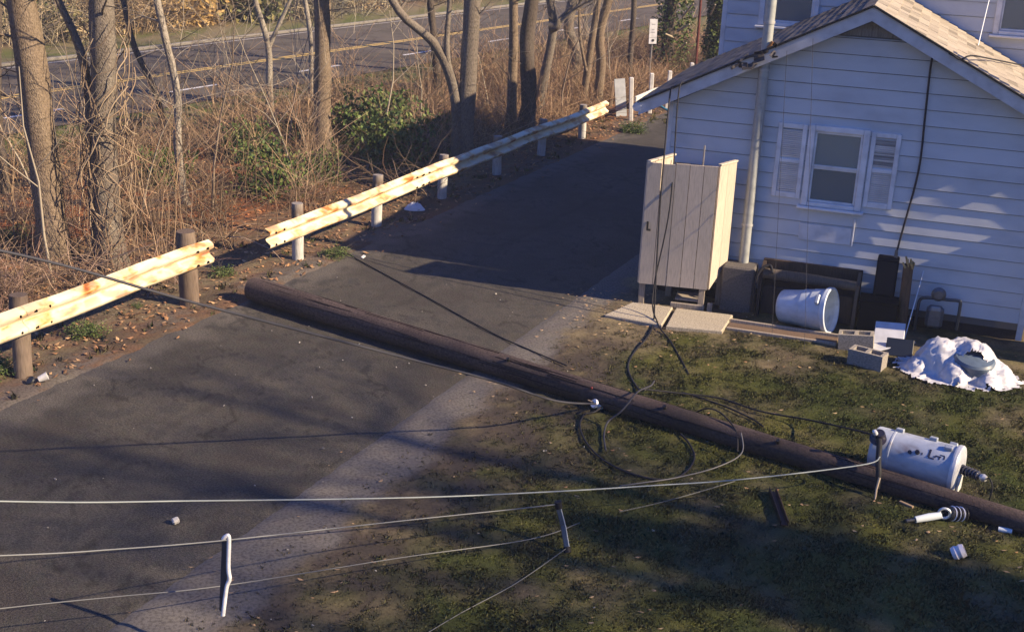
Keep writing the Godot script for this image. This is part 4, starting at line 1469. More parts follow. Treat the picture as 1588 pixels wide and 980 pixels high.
func build_wall_clutter() -> void:
	# mast pipe on its concrete footing
	var mp := Geo.new()
	mp.col = Color(0.42, 0.44, 0.42)
	var pu := -1.885
	mp.tube([hp(pu, 0.58, 15.09), hp(pu, 2.0, 15.09), hp(pu, 4.0, 15.09), hp(pu - 0.01, 6.2, 15.09)], [0.062, 0.062, 0.062, 0.062], 20)
	var P := thing("mast_pipe", "tall pale grey metal pipe rising from a concrete footing through the roof edge", "pipe")
	put(mp, "tube", M.galv, P)
	for h in [2.95, 1.05, 3.5]:
		var c := Geo.new()
		c.col = Color(0.5, 0.5, 0.48)
		c.tube([hp(pu, h, 15.09), hp(pu, h + 0.03, 15.09)], [0.07, 0.07], 20)
		put(c, "collar", M.galv, P)
	var rs := Geo.new()
	rs.col = Color(0.4, 0.2, 0.08)
	rs.tube([hp(pu + 0.03, 3.22, 15.03), hp(pu + 0.07, 3.3, 15.03)], [0.025, 0.02], 8)
	put(rs, "rusty_clamp", M.metal, P)
	var fb := Geo.new()
	fb.col = Color(0.15, 0.14, 0.13)
	fb.box(hxf(-1.9, 0.28, 14.98), Vector3(0.4, 0.6, 0.34), 0.02)
	tag(put(fb, "concrete_footing", M.concrete), "square grey concrete footing under the tall metal pipe", "footing")
	# old storage bench
	var B := thing("storage_bench", "old dark brown wooden bench box against the wall behind the fallen pail", "bench")
	var db := Color(0.06, 0.045, 0.036)
	var g := Geo.new()
	g.col = Color(0.085, 0.06, 0.045)
	g.box(hxf(-1.04, 0.36, 15.12), Vector3(1.2, 0.6, 0.04), 0.006)
	put(g, "backrest", M.wood, B)
	for u in [-1.62, -0.47]:
		g = Geo.new()
		g.col = Color(0.15, 0.11, 0.08) if u > -1.0 else db
		g.prism([hp(u - 0.02, 0.0, 15.09), hp(u - 0.02, 0.64, 15.09), hp(u - 0.02, 0.53, 14.8), hp(u - 0.02, 0.3, 14.74), hp(u - 0.02, 0.0, 14.74)], HU * 0.04)
		put(g, "side_panel", M.wood, B)
	g = Geo.new()
	g.col = Color(0.14, 0.115, 0.09)
	g.tube([hp(-1.6, 0.55, 14.84), hp(-1.1, 0.545, 14.845), hp(-0.49, 0.535, 14.84)], [0.062, 0.066, 0.06], 14, true, 0.08, n_c, Color(0.13, 0.1, 0.08))
	put(g, "log_rail", M.wood, B)
	g = Geo.new()
	g.col = db
	g.box(hxf(-1.045, 0.22, 14.95), Vector3(1.1, 0.36, 0.26), 0.01)
	put(g, "seat_box", M.wood, B)
	g = Geo.new()
	g.col = Color(0.015, 0.015, 0.016)
	g.tube(smooth([hp(-1.66, 0.06, 14.72), hp(-1.67, 0.42, 14.72), hp(-1.63, 0.6, 14.76), hp(-1.53, 0.66, 14.82), hp(-1.48, 0.58, 14.76)]), fill(0.018, 25), 8)
	put(g, "handle", M.rubber, B)
	# fallen pail
	var a := Vector3(3.27, 0.205, -14.4)
	var e := Vector3(3.8, 0.28, -14.06)
	var C := thing("pail", "pale blue white plastic trash pail lying on its side with its mouth open", "trash pail", a)
	var y := (e - a).normalized()
	var xx := y.cross(UP).normalized()
	var xf := Transform3D(Basis(xx, y, xx.cross(y)), Vector3.ZERO)
	var L := (e - a).length()
	var wh := Color(0.55, 0.62, 0.7)
	g = Geo.new()
	g.col = wh
	g.lathe([Vector2(0.0, 0.0), Vector2(0.17, 0.0), Vector2(0.19, 0.015), Vector2(0.2, 0.03), Vector2(0.222, 0.3), Vector2(0.232, 0.302), Vector2(0.238, 0.42), Vector2(0.246, 0.425), Vector2(0.255, L - 0.06)], xf, 40)
	g.lathe([Vector2(0.249, L - 0.04), Vector2(0.216, 0.3), Vector2(0.19, 0.02), Vector2(0.0, 0.016)], xf, 40)
	put(g, "body", M.plastic, C)
	g = Geo.new()
	g.col = wh * 1.12
	g.lathe([Vector2(0.25, L - 0.062), Vector2(0.272, L - 0.06), Vector2(0.28, L - 0.045), Vector2(0.282, L), Vector2(0.272, L + 0.006), Vector2(0.256, L + 0.004), Vector2(0.248, L - 0.045)], xf, 40)
	put(g, "rim", M.plastic, C)
	for s in [[0.33, 0.75], [0.33, -2.4]]:
		g = Geo.new()
		g.col = wh * 0.8
		var rad := Vector3(cos(s[1]), 0, sin(s[1]))
		g.box(xf * Transform3D(Basis(rad.cross(UP), UP, rad), rad * 0.262 + UP * (L - 0.1)), Vector3(0.13, 0.05, 0.05), 0.012)
		put(g, "handle", M.plastic, C)
	# black boxes and the meter cable
	g = Geo.new()
	g.col = Color(0.012, 0.012, 0.014)
	g.box(hxf(-0.2, 0.2, 14.86), Vector3(0.44, 0.4, 0.3), 0.02)
	g.box(hxf(-0.2, 0.405, 14.86), Vector3(0.46, 0.03, 0.32), 0.01)
	tag(put(g, "black_bin", M.black), "low black plastic box at the wall under the electric cabinet", "box")
	var X := thing("electric_cabinet", "upright black electric cabinet on the wall with a cable from its top", "cabinet")
	g = Geo.new()
	g.col = Color(0.014, 0.014, 0.017)
	g.box(hxf(-0.165, 0.65, 15.06), Vector3(0.25, 0.46, 0.22), 0.012)
	put(g, "body", M.black, X)
	g = Geo.new()
	g.col = Color(0.022, 0.022, 0.026)
	g.box(hxf(-0.165, 0.65, 14.944), Vector3(0.21, 0.4, 0.012), 0.004)
	put(g, "door", M.black, X)
	g = Geo.new()
	g.col = Color(0.2, 0.2, 0.2)
	g.tube([hp(-0.09, 0.87, 15.1), hp(-0.09, 0.97, 15.1)], [0.022, 0.018], 10)
	put(g, "conduit", M.metal, X)
	g = Geo.new()
	g.col = Color(0.02, 0.022, 0.03)
	g.tube(smooth([hp(0.15, 3.33, 15.0), hp(0.02, 3.3, 15.05), hp(-0.02, 3.2, 15.155), hp(0.0, 2.6, 15.165), hp(0.02, 1.94, 15.165), hp(-0.06, 1.19, 15.16), hp(-0.09, 0.92, 15.12)]), fill(0.0125, 37), 8)
	tag(put(g, "power_cable", M.rubber), "black cable running down the gable wall into the electric cabinet", "cable")
	g = Geo.new()
	g.col = Color(0.02, 0.02, 0.025)
	g.tube(smooth([hp(0.15, 3.33, 14.99), hp(0.2, 3.32, 14.93), hp(0.28, 3.28, 14.93), hp(0.36, 3.32, 14.96), hp(0.45, 3.3, 15.2), hp(0.7, 3.12, 16.6), hp(1.1, 2.93, 17.9)]), fill(0.01, 37), 6)
	tag(put(g, "roof_cable", M.rubber), "thin dark cable looped over the rake and across the tan roof", "cable")
	g = Geo.new()
	g.col = Color(0.13, 0.085, 0.055)
	g.tube([hp(0.09, -0.05, 14.93), hp(0.08, 0.5, 14.93), hp(0.07, 0.86, 14.93)], [0.068, 0.064, 0.06], 12, true, 0.15, n_c, Color(0.2, 0.12, 0.07))
	var sp := Geo.new()
	for k in 9:
		sp.col = Color(0.5, 0.36, 0.16) * rng.randf_range(0.7, 1.2)
		var o := hp(0.07 + rng.randf_range(-0.05, 0.06), 0.82, 14.93 + rng.randf_range(-0.05, 0.04))
		sp.bar(o, o + Vector3(rng.randf_range(-0.04, 0.05), rng.randf_range(0.06, 0.13), rng.randf_range(-0.03, 0.03)), 0.035, 0.016, 0.003, Vector3.RIGHT)
	var W := thing("broken_post", "brown wooden post with a splintered yellow top beside the electric cabinet", "post")
	put(g, "shaft", M.wood, W)
	kind(put(sp, "splinters", M.wood, W), "stuff")
	# gas meter
	var G := thing("gas_meter", "grey gas meter with arched pipes low on the wall behind the plastic heap", "gas meter")
	g = Geo.new()
	g.col = Color(0.2, 0.21, 0.22)
	g.box(hxf(0.45, 0.24, 15.0), Vector3(0.2, 0.26, 0.16), 0.04)
	put(g, "body", M.metal, G)
	g = Geo.new()
	g.col = Color(0.3, 0.31, 0.32)
	g.box(hxf(0.45, 0.36, 14.93), Vector3(0.11, 0.06, 0.05), 0.012)
	put(g, "dial", M.paint, G)
	g = Geo.new()
	g.col = Color(0.09, 0.1, 0.11)
	g.tube(smooth([hp(0.25, 0.02, 15.05), hp(0.25, 0.3, 15.05), hp(0.26, 0.41, 15.05), hp(0.32, 0.45, 15.04), hp(0.45, 0.46, 15.03), hp(0.6, 0.46, 15.04), hp(0.69, 0.46, 15.05), hp(0.72, 0.42, 15.05), hp(0.72, 0.1, 15.05)], 4), fill(0.02, 33), 8)
	put(g, "pipe", M.metal, G)
	g = Geo.new()
	g.col = Color(0.17, 0.17, 0.18)
	g.lathe([Vector2(0.0, 0.05), Vector2(0.05, 0.05), Vector2(0.085, 0.02), Vector2(0.085, 0.0), Vector2(0.0, -0.02)], Transform3D(Basis(HU, -HN, -UP), hp(0.46, 0.52, 15.02)), 20)
	put(g, "regulator", M.metal, G)
	# plank edging along the bed
	g = Geo.new()
	g.col = Color(0.17, 0.12, 0.085)
	var d1 := Vector3(2.6, 0, -14.1)
	var d2 := Vector3(3.82, 0, -13.69)
	var dv := (d2 - d1).normalized()
	g.bar(d1 + UP * 0.02, d2 + UP * 0.03, 0.2, 0.035, 0.006)
	tag(put(g, "bed_plank", M.wood), "flat weathered brown plank on the ground in front of the pail", "plank")
	g = Geo.new()
	g.col = Color(0.42, 0.36, 0.28)
	var nz := dv.cross(UP).normalized()
	g.bar(d1 - nz * 0.125 + UP * 0.03, d2 - nz * 0.12 + UP * 0.035, 0.03, 0.09, 0.006)
	tag(put(g, "edging_strip", M.wood), "narrow pale edging strip behind the flat brown plank", "edging")
	g = Geo.new()
	g.col = Color(0.4, 0.34, 0.27)
	g.bar(d1 + nz * 0.125 + UP * 0.015, d2 + nz * 0.12 + UP * 0.02, 0.03, 0.07, 0.006)
	tag(put(g, "edging_strip", M.wood), "narrow pale edging strip on the lawn side of the flat brown plank", "edging")
	# concrete blocks
	var bx := Vector3(0.82, 0, 0.57).normalized()
	var c1 := Vector3(3.98, 0.1, -12.98)
	csg_block("concrete_block", "grey two hole concrete block nearest the lawn beside the white plastic heap", Transform3D(Basis(bx, UP, bx.cross(UP)), c1), Color(0.36, 0.33, 0.29))
	var bb := Basis(Vector3(0.95, 0, 0.3), UP, Vector3(0.95, 0, 0.3).cross(UP)).orthonormalized() * Basis(Vector3(0, 0, 1), 0.1)
	csg_block("concrete_block", "second two hole concrete block, tilted, just behind the one nearest the lawn", Transform3D(bb, Vector3(3.98, 0.12, -13.5)), Color(0.44, 0.4, 0.33))
	# white foam boards
	g = Geo.new()
	g.col = Color(0.62, 0.64, 0.68)
	g.box(Transform3D(Basis.from_euler(Vector3(0.5, -0.3, 0.08)), Vector3(4.43, 0.13, -13.75)), Vector3(0.34, 0.03, 0.36), 0.006)
	tag(put(g, "foam_board", M.paint), "white board propped at the left end of the white plastic heap", "board")
	g = Geo.new()
	g.col = Color(0.015, 0.016, 0.02)
	g.box(Transform3D(Basis.from_euler(Vector3(0.85, -0.3, 0.05)), Vector3(4.45, 0.1, -13.38)), Vector3(0.3, 0.02, 0.22), 0.006)
	tag(put(g, "dark_sheet", M.plastic), "small black sheet lying before the propped white board", "sheet")
	g = Geo.new()
	g.col = Color(0.6, 0.62, 0.66)
	g.box(Transform3D(Basis.from_euler(Vector3(0.15, 0.2, 0.2)), Vector3(4.22, 0.07, -13.45)), Vector3(0.26, 0.02, 0.16), 0.005)
	tag(put(g, "foam_board", M.paint), "small white board scrap between the concrete blocks and the black sheet", "board")
	# heap of white plastic sheet over a bin
	var bn := Geo.new()
	bn.col = Color(0.1, 0.14, 0.19)
	bn.lathe([Vector2(0.0, 0.0), Vector2(0.17, 0.0), Vector2(0.2, 0.2), Vector2(0.215, 0.21), Vector2(0.22, 0.25), Vector2(0.2, 0.275), Vector2(0.1, 0.29), Vector2(0.0, 0.292)], Transform3D(Basis(HU, UP, -HN) * Basis.from_euler(Vector3(0.22, 0, -0.05)), hp(0.88, 0.012, 13.7)), 28)
	tag(put(bn, "covered_bin", M.plastic), "blue grey bin lid showing through the white plastic sheet", "bin")
	# the sheet is dropped as a loose cloth over the bin and two lumps and left to settle in folds
	var cw := 68
	var chh := 54
	var gap := 0.029
	var pos := PackedVector3Array()
	for j in chh:
		for k in cw:
			var u := (k - cw * 0.5) * gap * 0.735
			var w := (j - chh * 0.5) * gap * 0.7
			pos.append(Vector3(u * (1.0 + 0.12 * n_a.get_noise_2d(w * 4.0, 3.0)), 0.62 + 0.09 * n_b.get_noise_2d(u * 1.6, w * 1.6) + 0.05 * n_c.get_noise_2d(u, w) + 0.03 * n_c.get_noise_2d(u * 2.2, w * 2.2), w))
	var old := pos.duplicate()
	var lumps := [[Vector3(0.12, 0.1, 0.0), 0.27], [Vector3(-0.24, 0.17, -0.02), 0.2], [Vector3(0.38, 0.0, 0.05), 0.2], [Vector3(-0.05, 0.02, 0.24), 0.17], [Vector3(0.3, 0.02, 0.28), 0.13], [Vector3(-0.45, 0.0, 0.1), 0.15], [Vector3(0.0, 0.16, -0.15), 0.2]]
	var links := []
	for q in [[1, 0, 1.0], [0, 1, 1.0], [1, 1, 1.4142], [-1, 1, 1.4142], [2, 0, 2.0], [0, 2, 2.0]]:
		links.append(q)
	for stepn in 70:
		for k in pos.size():
			var p := pos[k]
			var vel := (p - old[k]) * 0.93
			old[k] = p
			p += vel + Vector3(0, -0.0024, 0)
			pos[k] = p
		for it in 2:
			for q in links:
				var dx: int = q[0]
				var dz: int = q[1]
				var rest: float = q[2] * gap
				var off := dz * cw + dx
				var soft := 0.5 if q[2] < 1.9 else 0.16
				for j in range(0, chh - dz):
					for k in range(maxi(0, -dx), cw - maxi(dx, 0)):
						var n0 := j * cw + k
						var dl := pos[n0 + off] - pos[n0]
						var ll := dl.length()
						if q[2] > 1.9 and ll > rest:
							continue
						var cc := dl * (soft * (ll - rest) / maxf(ll, 1e-5))
						pos[n0] += cc
						pos[n0 + off] -= cc
			for k in pos.size():
				var p := pos[k]
				for l in lumps:
					var dd: Vector3 = p - l[0]
					dd.y *= 0.8
					var r: float = l[1]
					if dd.length_squared() < r * r:
						dd = dd.normalized() * r
						dd.y /= 0.8
						p = p.lerp(l[0] + dd, 0.9)
						old[k] = old[k].lerp(p, 0.35)
				var fl := 0.04 + 0.016 * absf(n_c.get_noise_2d(p.x * 2.0, p.z * 2.0))
				if p.y < fl:
					p.y = fl
					old[k] = old[k].lerp(p, 0.22)
				pos[k] = p
	var fin := []
	for k in pos.size():
		var kx := k % cw
		var kz := k / cw
		var cr := absf(n_c.get_noise_2d(kx * 0.028, kz * 0.028 + 4.0)) * 0.05 + absf(n_c.get_noise_2d(kx * 0.055 + 20.0, kz * 0.03)) * 0.045
		pos[k] = pos[k] + Vector3(0.3, -1.0, -0.3) * minf(cr, pos[k].y - 0.036)
		fin.append(hp(0.76, 0.0, 13.76) + HU * pos[k].x - HN * pos[k].z + UP * pos[k].y)
	g = Geo.new()
	g.col = Color(0.58, 0.58, 0.6)
	g.grid(fin, cw, chh, PackedColorArray())
	# a torn hole through which the bin shows
	var kept := PackedInt32Array()
	for k in range(0, g.i.size(), 3):
		var c3 := (pos[g.i[k]] + pos[g.i[k + 1]] + pos[g.i[k + 2]]) / 3.0
		var e2 := pow((c3.x - 0.12) / 0.135, 2.0) + pow((c3.z - 0.2) / 0.06, 2.0) + 0.3 * n_c.get_noise_2d(c3.x * 2.0, c3.z * 2.0)
		var rim := pow((c3.x + 0.02) / 0.66, 2.0) + pow((c3.z - 0.02) / 0.47, 2.0) + 0.35 * n_c.get_noise_2d(c3.x * 1.2, c3.z * 1.2)
		if (e2 > 1.0 or c3.y < 0.2) and (rim < 1.0 or c3.y > 0.1):
			kept.append_array([g.i[k], g.i[k + 1], g.i[k + 2]])
	g.i = kept
	tag(put(g, "plastic_sheet", M.tarp), "crumpled heap of white plastic sheet by the right end of the wall", "plastic sheet")

# ------------------------------------------------------------------ fallen pole and its transformer
func build_pole_and_transformer() -> void:
	var p0 := Vector3(-3.16, 0, -14.31)
	var p1 := Vector3(5.6, 0, -8.46)
	var T := thing("utility_pole", "long dark brown fallen utility pole lying across the lane and lawn", "utility pole", p0)
	var pts := []
	var rad := []
	var m := 64
	var side := (p1 - p0).cross(UP).normalized()
	for k in m:
		var t := float(k) / (m - 1)
		var r := lerpf(0.152, 0.082, t)
		pts.append((p1 - p0) * t + UP * (r + 0.005) + side * 0.035 * sin(t * PI))
		rad.append(r)
	rad[0] = 0.138
	var g := Geo.new()
	g.col = Color(0.07, 0.051, 0.045)
	g.tube(pts, rad, 22, true, 0.05, n_b, Color(0.12, 0.09, 0.078))
	put(g, "shaft", M.pole, T)
	g = Geo.new()
	for k in 40:      # long drying checks in the wood
		var t := rng.randf_range(0.02, 0.95)
		var i0 := int(t * (m - 8))
		var an := rng.randf_range(-0.4, 2.4)
		var line := []
		for j in 4 + rng.randi() % 4:
			var q: Vector3 = pts[i0 + j]
			var rr: float = rad[i0 + j]
			an += rng.randf_range(-0.04, 0.04)
			line.append(q + (UP * sin(an) - side * cos(an) * -1.0) * (rr * 0.995))
		g.col = Color(0.025, 0.018, 0.016)
		g.tube(line, fill(0.0045, line.size()), 4, false)
	kind(put(g, "cracks", M.pole, T), "stuff")
	for t in [0.36, 0.535, 0.655]:
		g = Geo.new()
		g.col = Color(0.03, 0.028, 0.028)
		var q: Vector3 = pts[int(t * m)]
		var rr: float = rad[int(t * m)]
		var ou := (UP * 0.75 - side * -0.45).normalized()
		g.tube([q + ou * (rr - 0.02), q + ou * (rr + 0.035)], [0.02, 0.018], 8)
		put(g, "bolt", M.metal, T)
	# transformer: local y along its axis
	var a := Vector3(3.36, 0.215, -10.38)
	var e := Vector3(4.02, 0.215, -9.97)
	var y := (e - a).normalized()
	var x := UP
	var z := x.cross(y).normalized()         # towards the camera side
	var X := thing("transformer", "pale blue grey pole transformer drum lying behind the fallen pole", "transformer", a)
	X.basis = Basis(x, y, z)
	var L := (e - a).length()
	var blue := Color(0.44, 0.48, 0.53)
	g = Geo.new()
	g.col = blue
	g.lathe([Vector2(0.0, 0.0), Vector2(0.19, 0.0), Vector2(0.205, 0.012), Vector2(0.208, 0.03), Vector2(0.2081, 0.06), Vector2(0.208, 0.09), Vector2(0.2081, 0.12), Vector2(0.208, 0.16), Vector2(0.2115, 0.165), Vector2(0.2115, 0.18), Vector2(0.208, 0.185), Vector2(0.2081, 0.22), Vector2(0.208, 0.27), Vector2(0.2081, 0.32), Vector2(0.208, 0.38), Vector2(0.2081, 0.44), Vector2(0.208, 0.5), Vector2(0.2081, 0.56), Vector2(0.208, 0.62), Vector2(0.208, L - 0.06)], Transform3D(), 48)
	for k in g.v.size():
		var q := g.v[k]
		var w := n_c.get_noise_3d(q.x * 2.5, q.y * 1.2, q.z * 2.5) + 0.6 * n_b.get_noise_3d(q.x * 3.0, q.y * 3.0, q.z * 3.0)
		g.c[k] = blue.lerp(Color(0.2, 0.13, 0.09), clampf((w - 0.42) * 2.5, 0, 0.6)).lerp(Color(0.55, 0.58, 0.6), clampf(-w - 0.3, 0, 0.5))
	put(g, "tank", M.enamel, X)
	for q in [[0.2, 1.75], [0.5, 1.75], [L - 0.12, 1.3], [L - 0.12, 2.3]]:       # lifting lugs and hanger brackets
		g = Geo.new()
		g.col = blue * 0.85
		var lr := Vector3(sin(q[1]), 0, -cos(q[1]))
		g.box(Transform3D(Basis(lr.cross(Vector3(0, 1, 0)), Vector3(0, 1, 0), lr), lr * 0.222 + Vector3(0, q[0], 0)), Vector3(0.05, 0.07, 0.035), 0.006)
		put(g, "lug", M.enamel, X)
	g = Geo.new()
	g.col = Color(0.6, 0.62, 0.64)
	g.lathe([Vector2(0.208, L - 0.062), Vector2(0.222, L - 0.06), Vector2(0.226, L - 0.045), Vector2(0.226, L - 0.02), Vector2(0.216, L - 0.008), Vector2(0.19, L), Vector2(0.1, L + 0.014), Vector2(0.0, L + 0.018)], Transform3D(), 48)
	put(g, "lid", M.enamel, X)
	g = Geo.new()
	g.col = Color(0.66, 0.66, 0.62)
	g.box(Transform3D(Basis(), Vector3(-0.08, L + 0.02, -0.07)), Vector3(0.15, 0.02, 0.13), 0.006)
	put(g, "nameplate", M.paint, X)
	var rib := []
	for k in 6:
		rib.append_array([Vector2(0.028, 0.03 * k), Vector2(0.046, 0.03 * k + 0.006), Vector2(0.046, 0.03 * k + 0.014), Vector2(0.028, 0.03 * k + 0.022)])
	rib.append(Vector2(0.022, 0.19))
	rib.append(Vector2(0.0, 0.195))
	g = Geo.new()
	g.col = Color(0.05, 0.05, 0.06)
	var bt := Transform3D(Basis.from_euler(Vector3(-0.3, 0, 0)), Vector3(0.05, L + 0.01, -0.06))
	g.lathe(rib, bt, 20)
	var bush := put(g, "bushing", M.porcelain, X)
	g = Geo.new()
	g.col = Color(0.6, 0.6, 0.58)
	g.lathe([Vector2(0.0, 0.19), Vector2(0.03, 0.19), Vector2(0.036, 0.215), Vector2(0.026, 0.24), Vector2(0.0, 0.245)], bt, 16)
	put(g, "terminal", M.metal, bush)
	g = Geo.new()
	g.col = Color(0.03, 0.03, 0.03)
	g.tube(smooth([bt * Vector3(0, 0.24, 0), bt * Vector3(0.02, 0.28, -0.01), bt * Vector3(-0.05, 0.32, -0.02), bt * Vector3(-0.2, 0.31, -0.02)], 5), fill(0.007, 16), 6)
	put(g, "lead_wire", M.rubber, bush)
	# low voltage studs, lifting lugs and stencil on the side that faces the camera
	var mk := Geo.new()
	mk.col = Color(0.025, 0.025, 0.035)
	for q in [[0.42, 1.02, 0.07], [0.36, 0.93, 0.035]]:
		var an: float = q[1]
		var o := Vector3(sin(an - 0.3) * 0.21, q[0], -cos(an - 0.3) * 0.21)
		mk.tube([o * Vector3(0.99, 1, 0.99), o * Vector3(1.12, 1, 1.12)], [0.022 if q[2] > 0.05 else 0.014, 0.018], 10)
	kind(put(mk, "studs", M.metal, X), "stuff")
	var st := Geo.new()
	st.col = Color(0.03, 0.035, 0.06)
	# worn black stencil marks: an L, dashes and dots
	for q in [[0.52, 0.98, 0.02, 0.075], [0.545, 0.78, 0.05, 0.012], [0.60, 0.93, 0.05, 0.012], [0.61, 0.85, 0.012, 0.02], [0.65, 0.93, 0.012, 0.03], [0.57, 0.88, 0.02, 0.012], [0.63, 1.02, 0.04, 0.01], [0.46, 0.86, 0.012, 0.02]]:
		var an: float = q[1] - 0.15
		var rad3 := Vector3(sin(an), 0, -cos(an))
		st.box(Transform3D(Basis(rad3.cross(Vector3(0, 1, 0)), Vector3(0, 1, 0), rad3), rad3 * 0.2085 + Vector3(0, q[0], 0)), Vector3(q[3], q[2], 0.002), 0.0)
	kind(put(st, "stencil", M.paint, X), "stuff")
	# arrester and hanging strap
	var S := thing("arrester", "black ribbed arrester and strap hanging over the transformer and pole", "arrester")
	g = Geo.new()
	g.col = Color(0.02, 0.02, 0.022)
	var s0 := Vector3(3.3, 0.43, -10.13)
	var s1 := Vector3(3.26, 0.225, -9.84)
	g.tube(smooth([s0, Vector3(3.3, 0.4, -10.06), Vector3(3.27, 0.3, -9.93), s1, Vector3(3.25, 0.1, -9.8)], 5), fill(0.026, 21), 10)
	put(g, "strap", M.rubber, S)
	for k in 3:
		g = Geo.new()
		g.col = Color(0.025, 0.022, 0.024)
		g.lathe([Vector2(0, -0.012), Vector2(0.07 - 0.012 * k, -0.012), Vector2(0.075 - 0.012 * k, 0.0), Vector2(0.04, 0.014), Vector2(0, 0.014)], Transform3D(Basis.from_euler(Vector3(0.5, 0.2, 0.3)), s0 + Vector3(0.01, 0.03 * k - 0.02, -0.02 + 0.01 * k)), 18)
		put(g, "disc", M.porcelain, S)
	g = Geo.new()
	g.col = Color(0.6, 0.6, 0.58)
	g.lathe([Vector2(0, 0.0), Vector2(0.022, 0.0), Vector2(0.02, 0.04), Vector2(0, 0.05)], Transform3D(Basis.from_euler(Vector3(0.3, 0, 0.5)), s0 + Vector3(-0.03, 0.045, 0.02)), 12)
	put(g, "cap", M.porcelain, S)
	g = Geo.new()
	g.col = Color(0.45, 0.36, 0.25)
	g.tube([Vector3(3.26, 0.2, -9.8), Vector3(3.24, 0.1, -9.775), Vector3(3.23, 0.02, -9.74)], [0.012, 0.01, 0.008], 6)
	put(g, "cord", M.rubber, S)

# ------------------------------------------------------------------ wires
func wire(called: String, label: String, cat: String, pts: Array, r: float, col: Color, m: Material, per := 8) -> void:
	var s := smooth(pts, per)
	var g := Geo.new()
	g.col = col
	g.tube(s, fill(r, s.size()), 7)
	tag(put(g, called, m), label, cat)

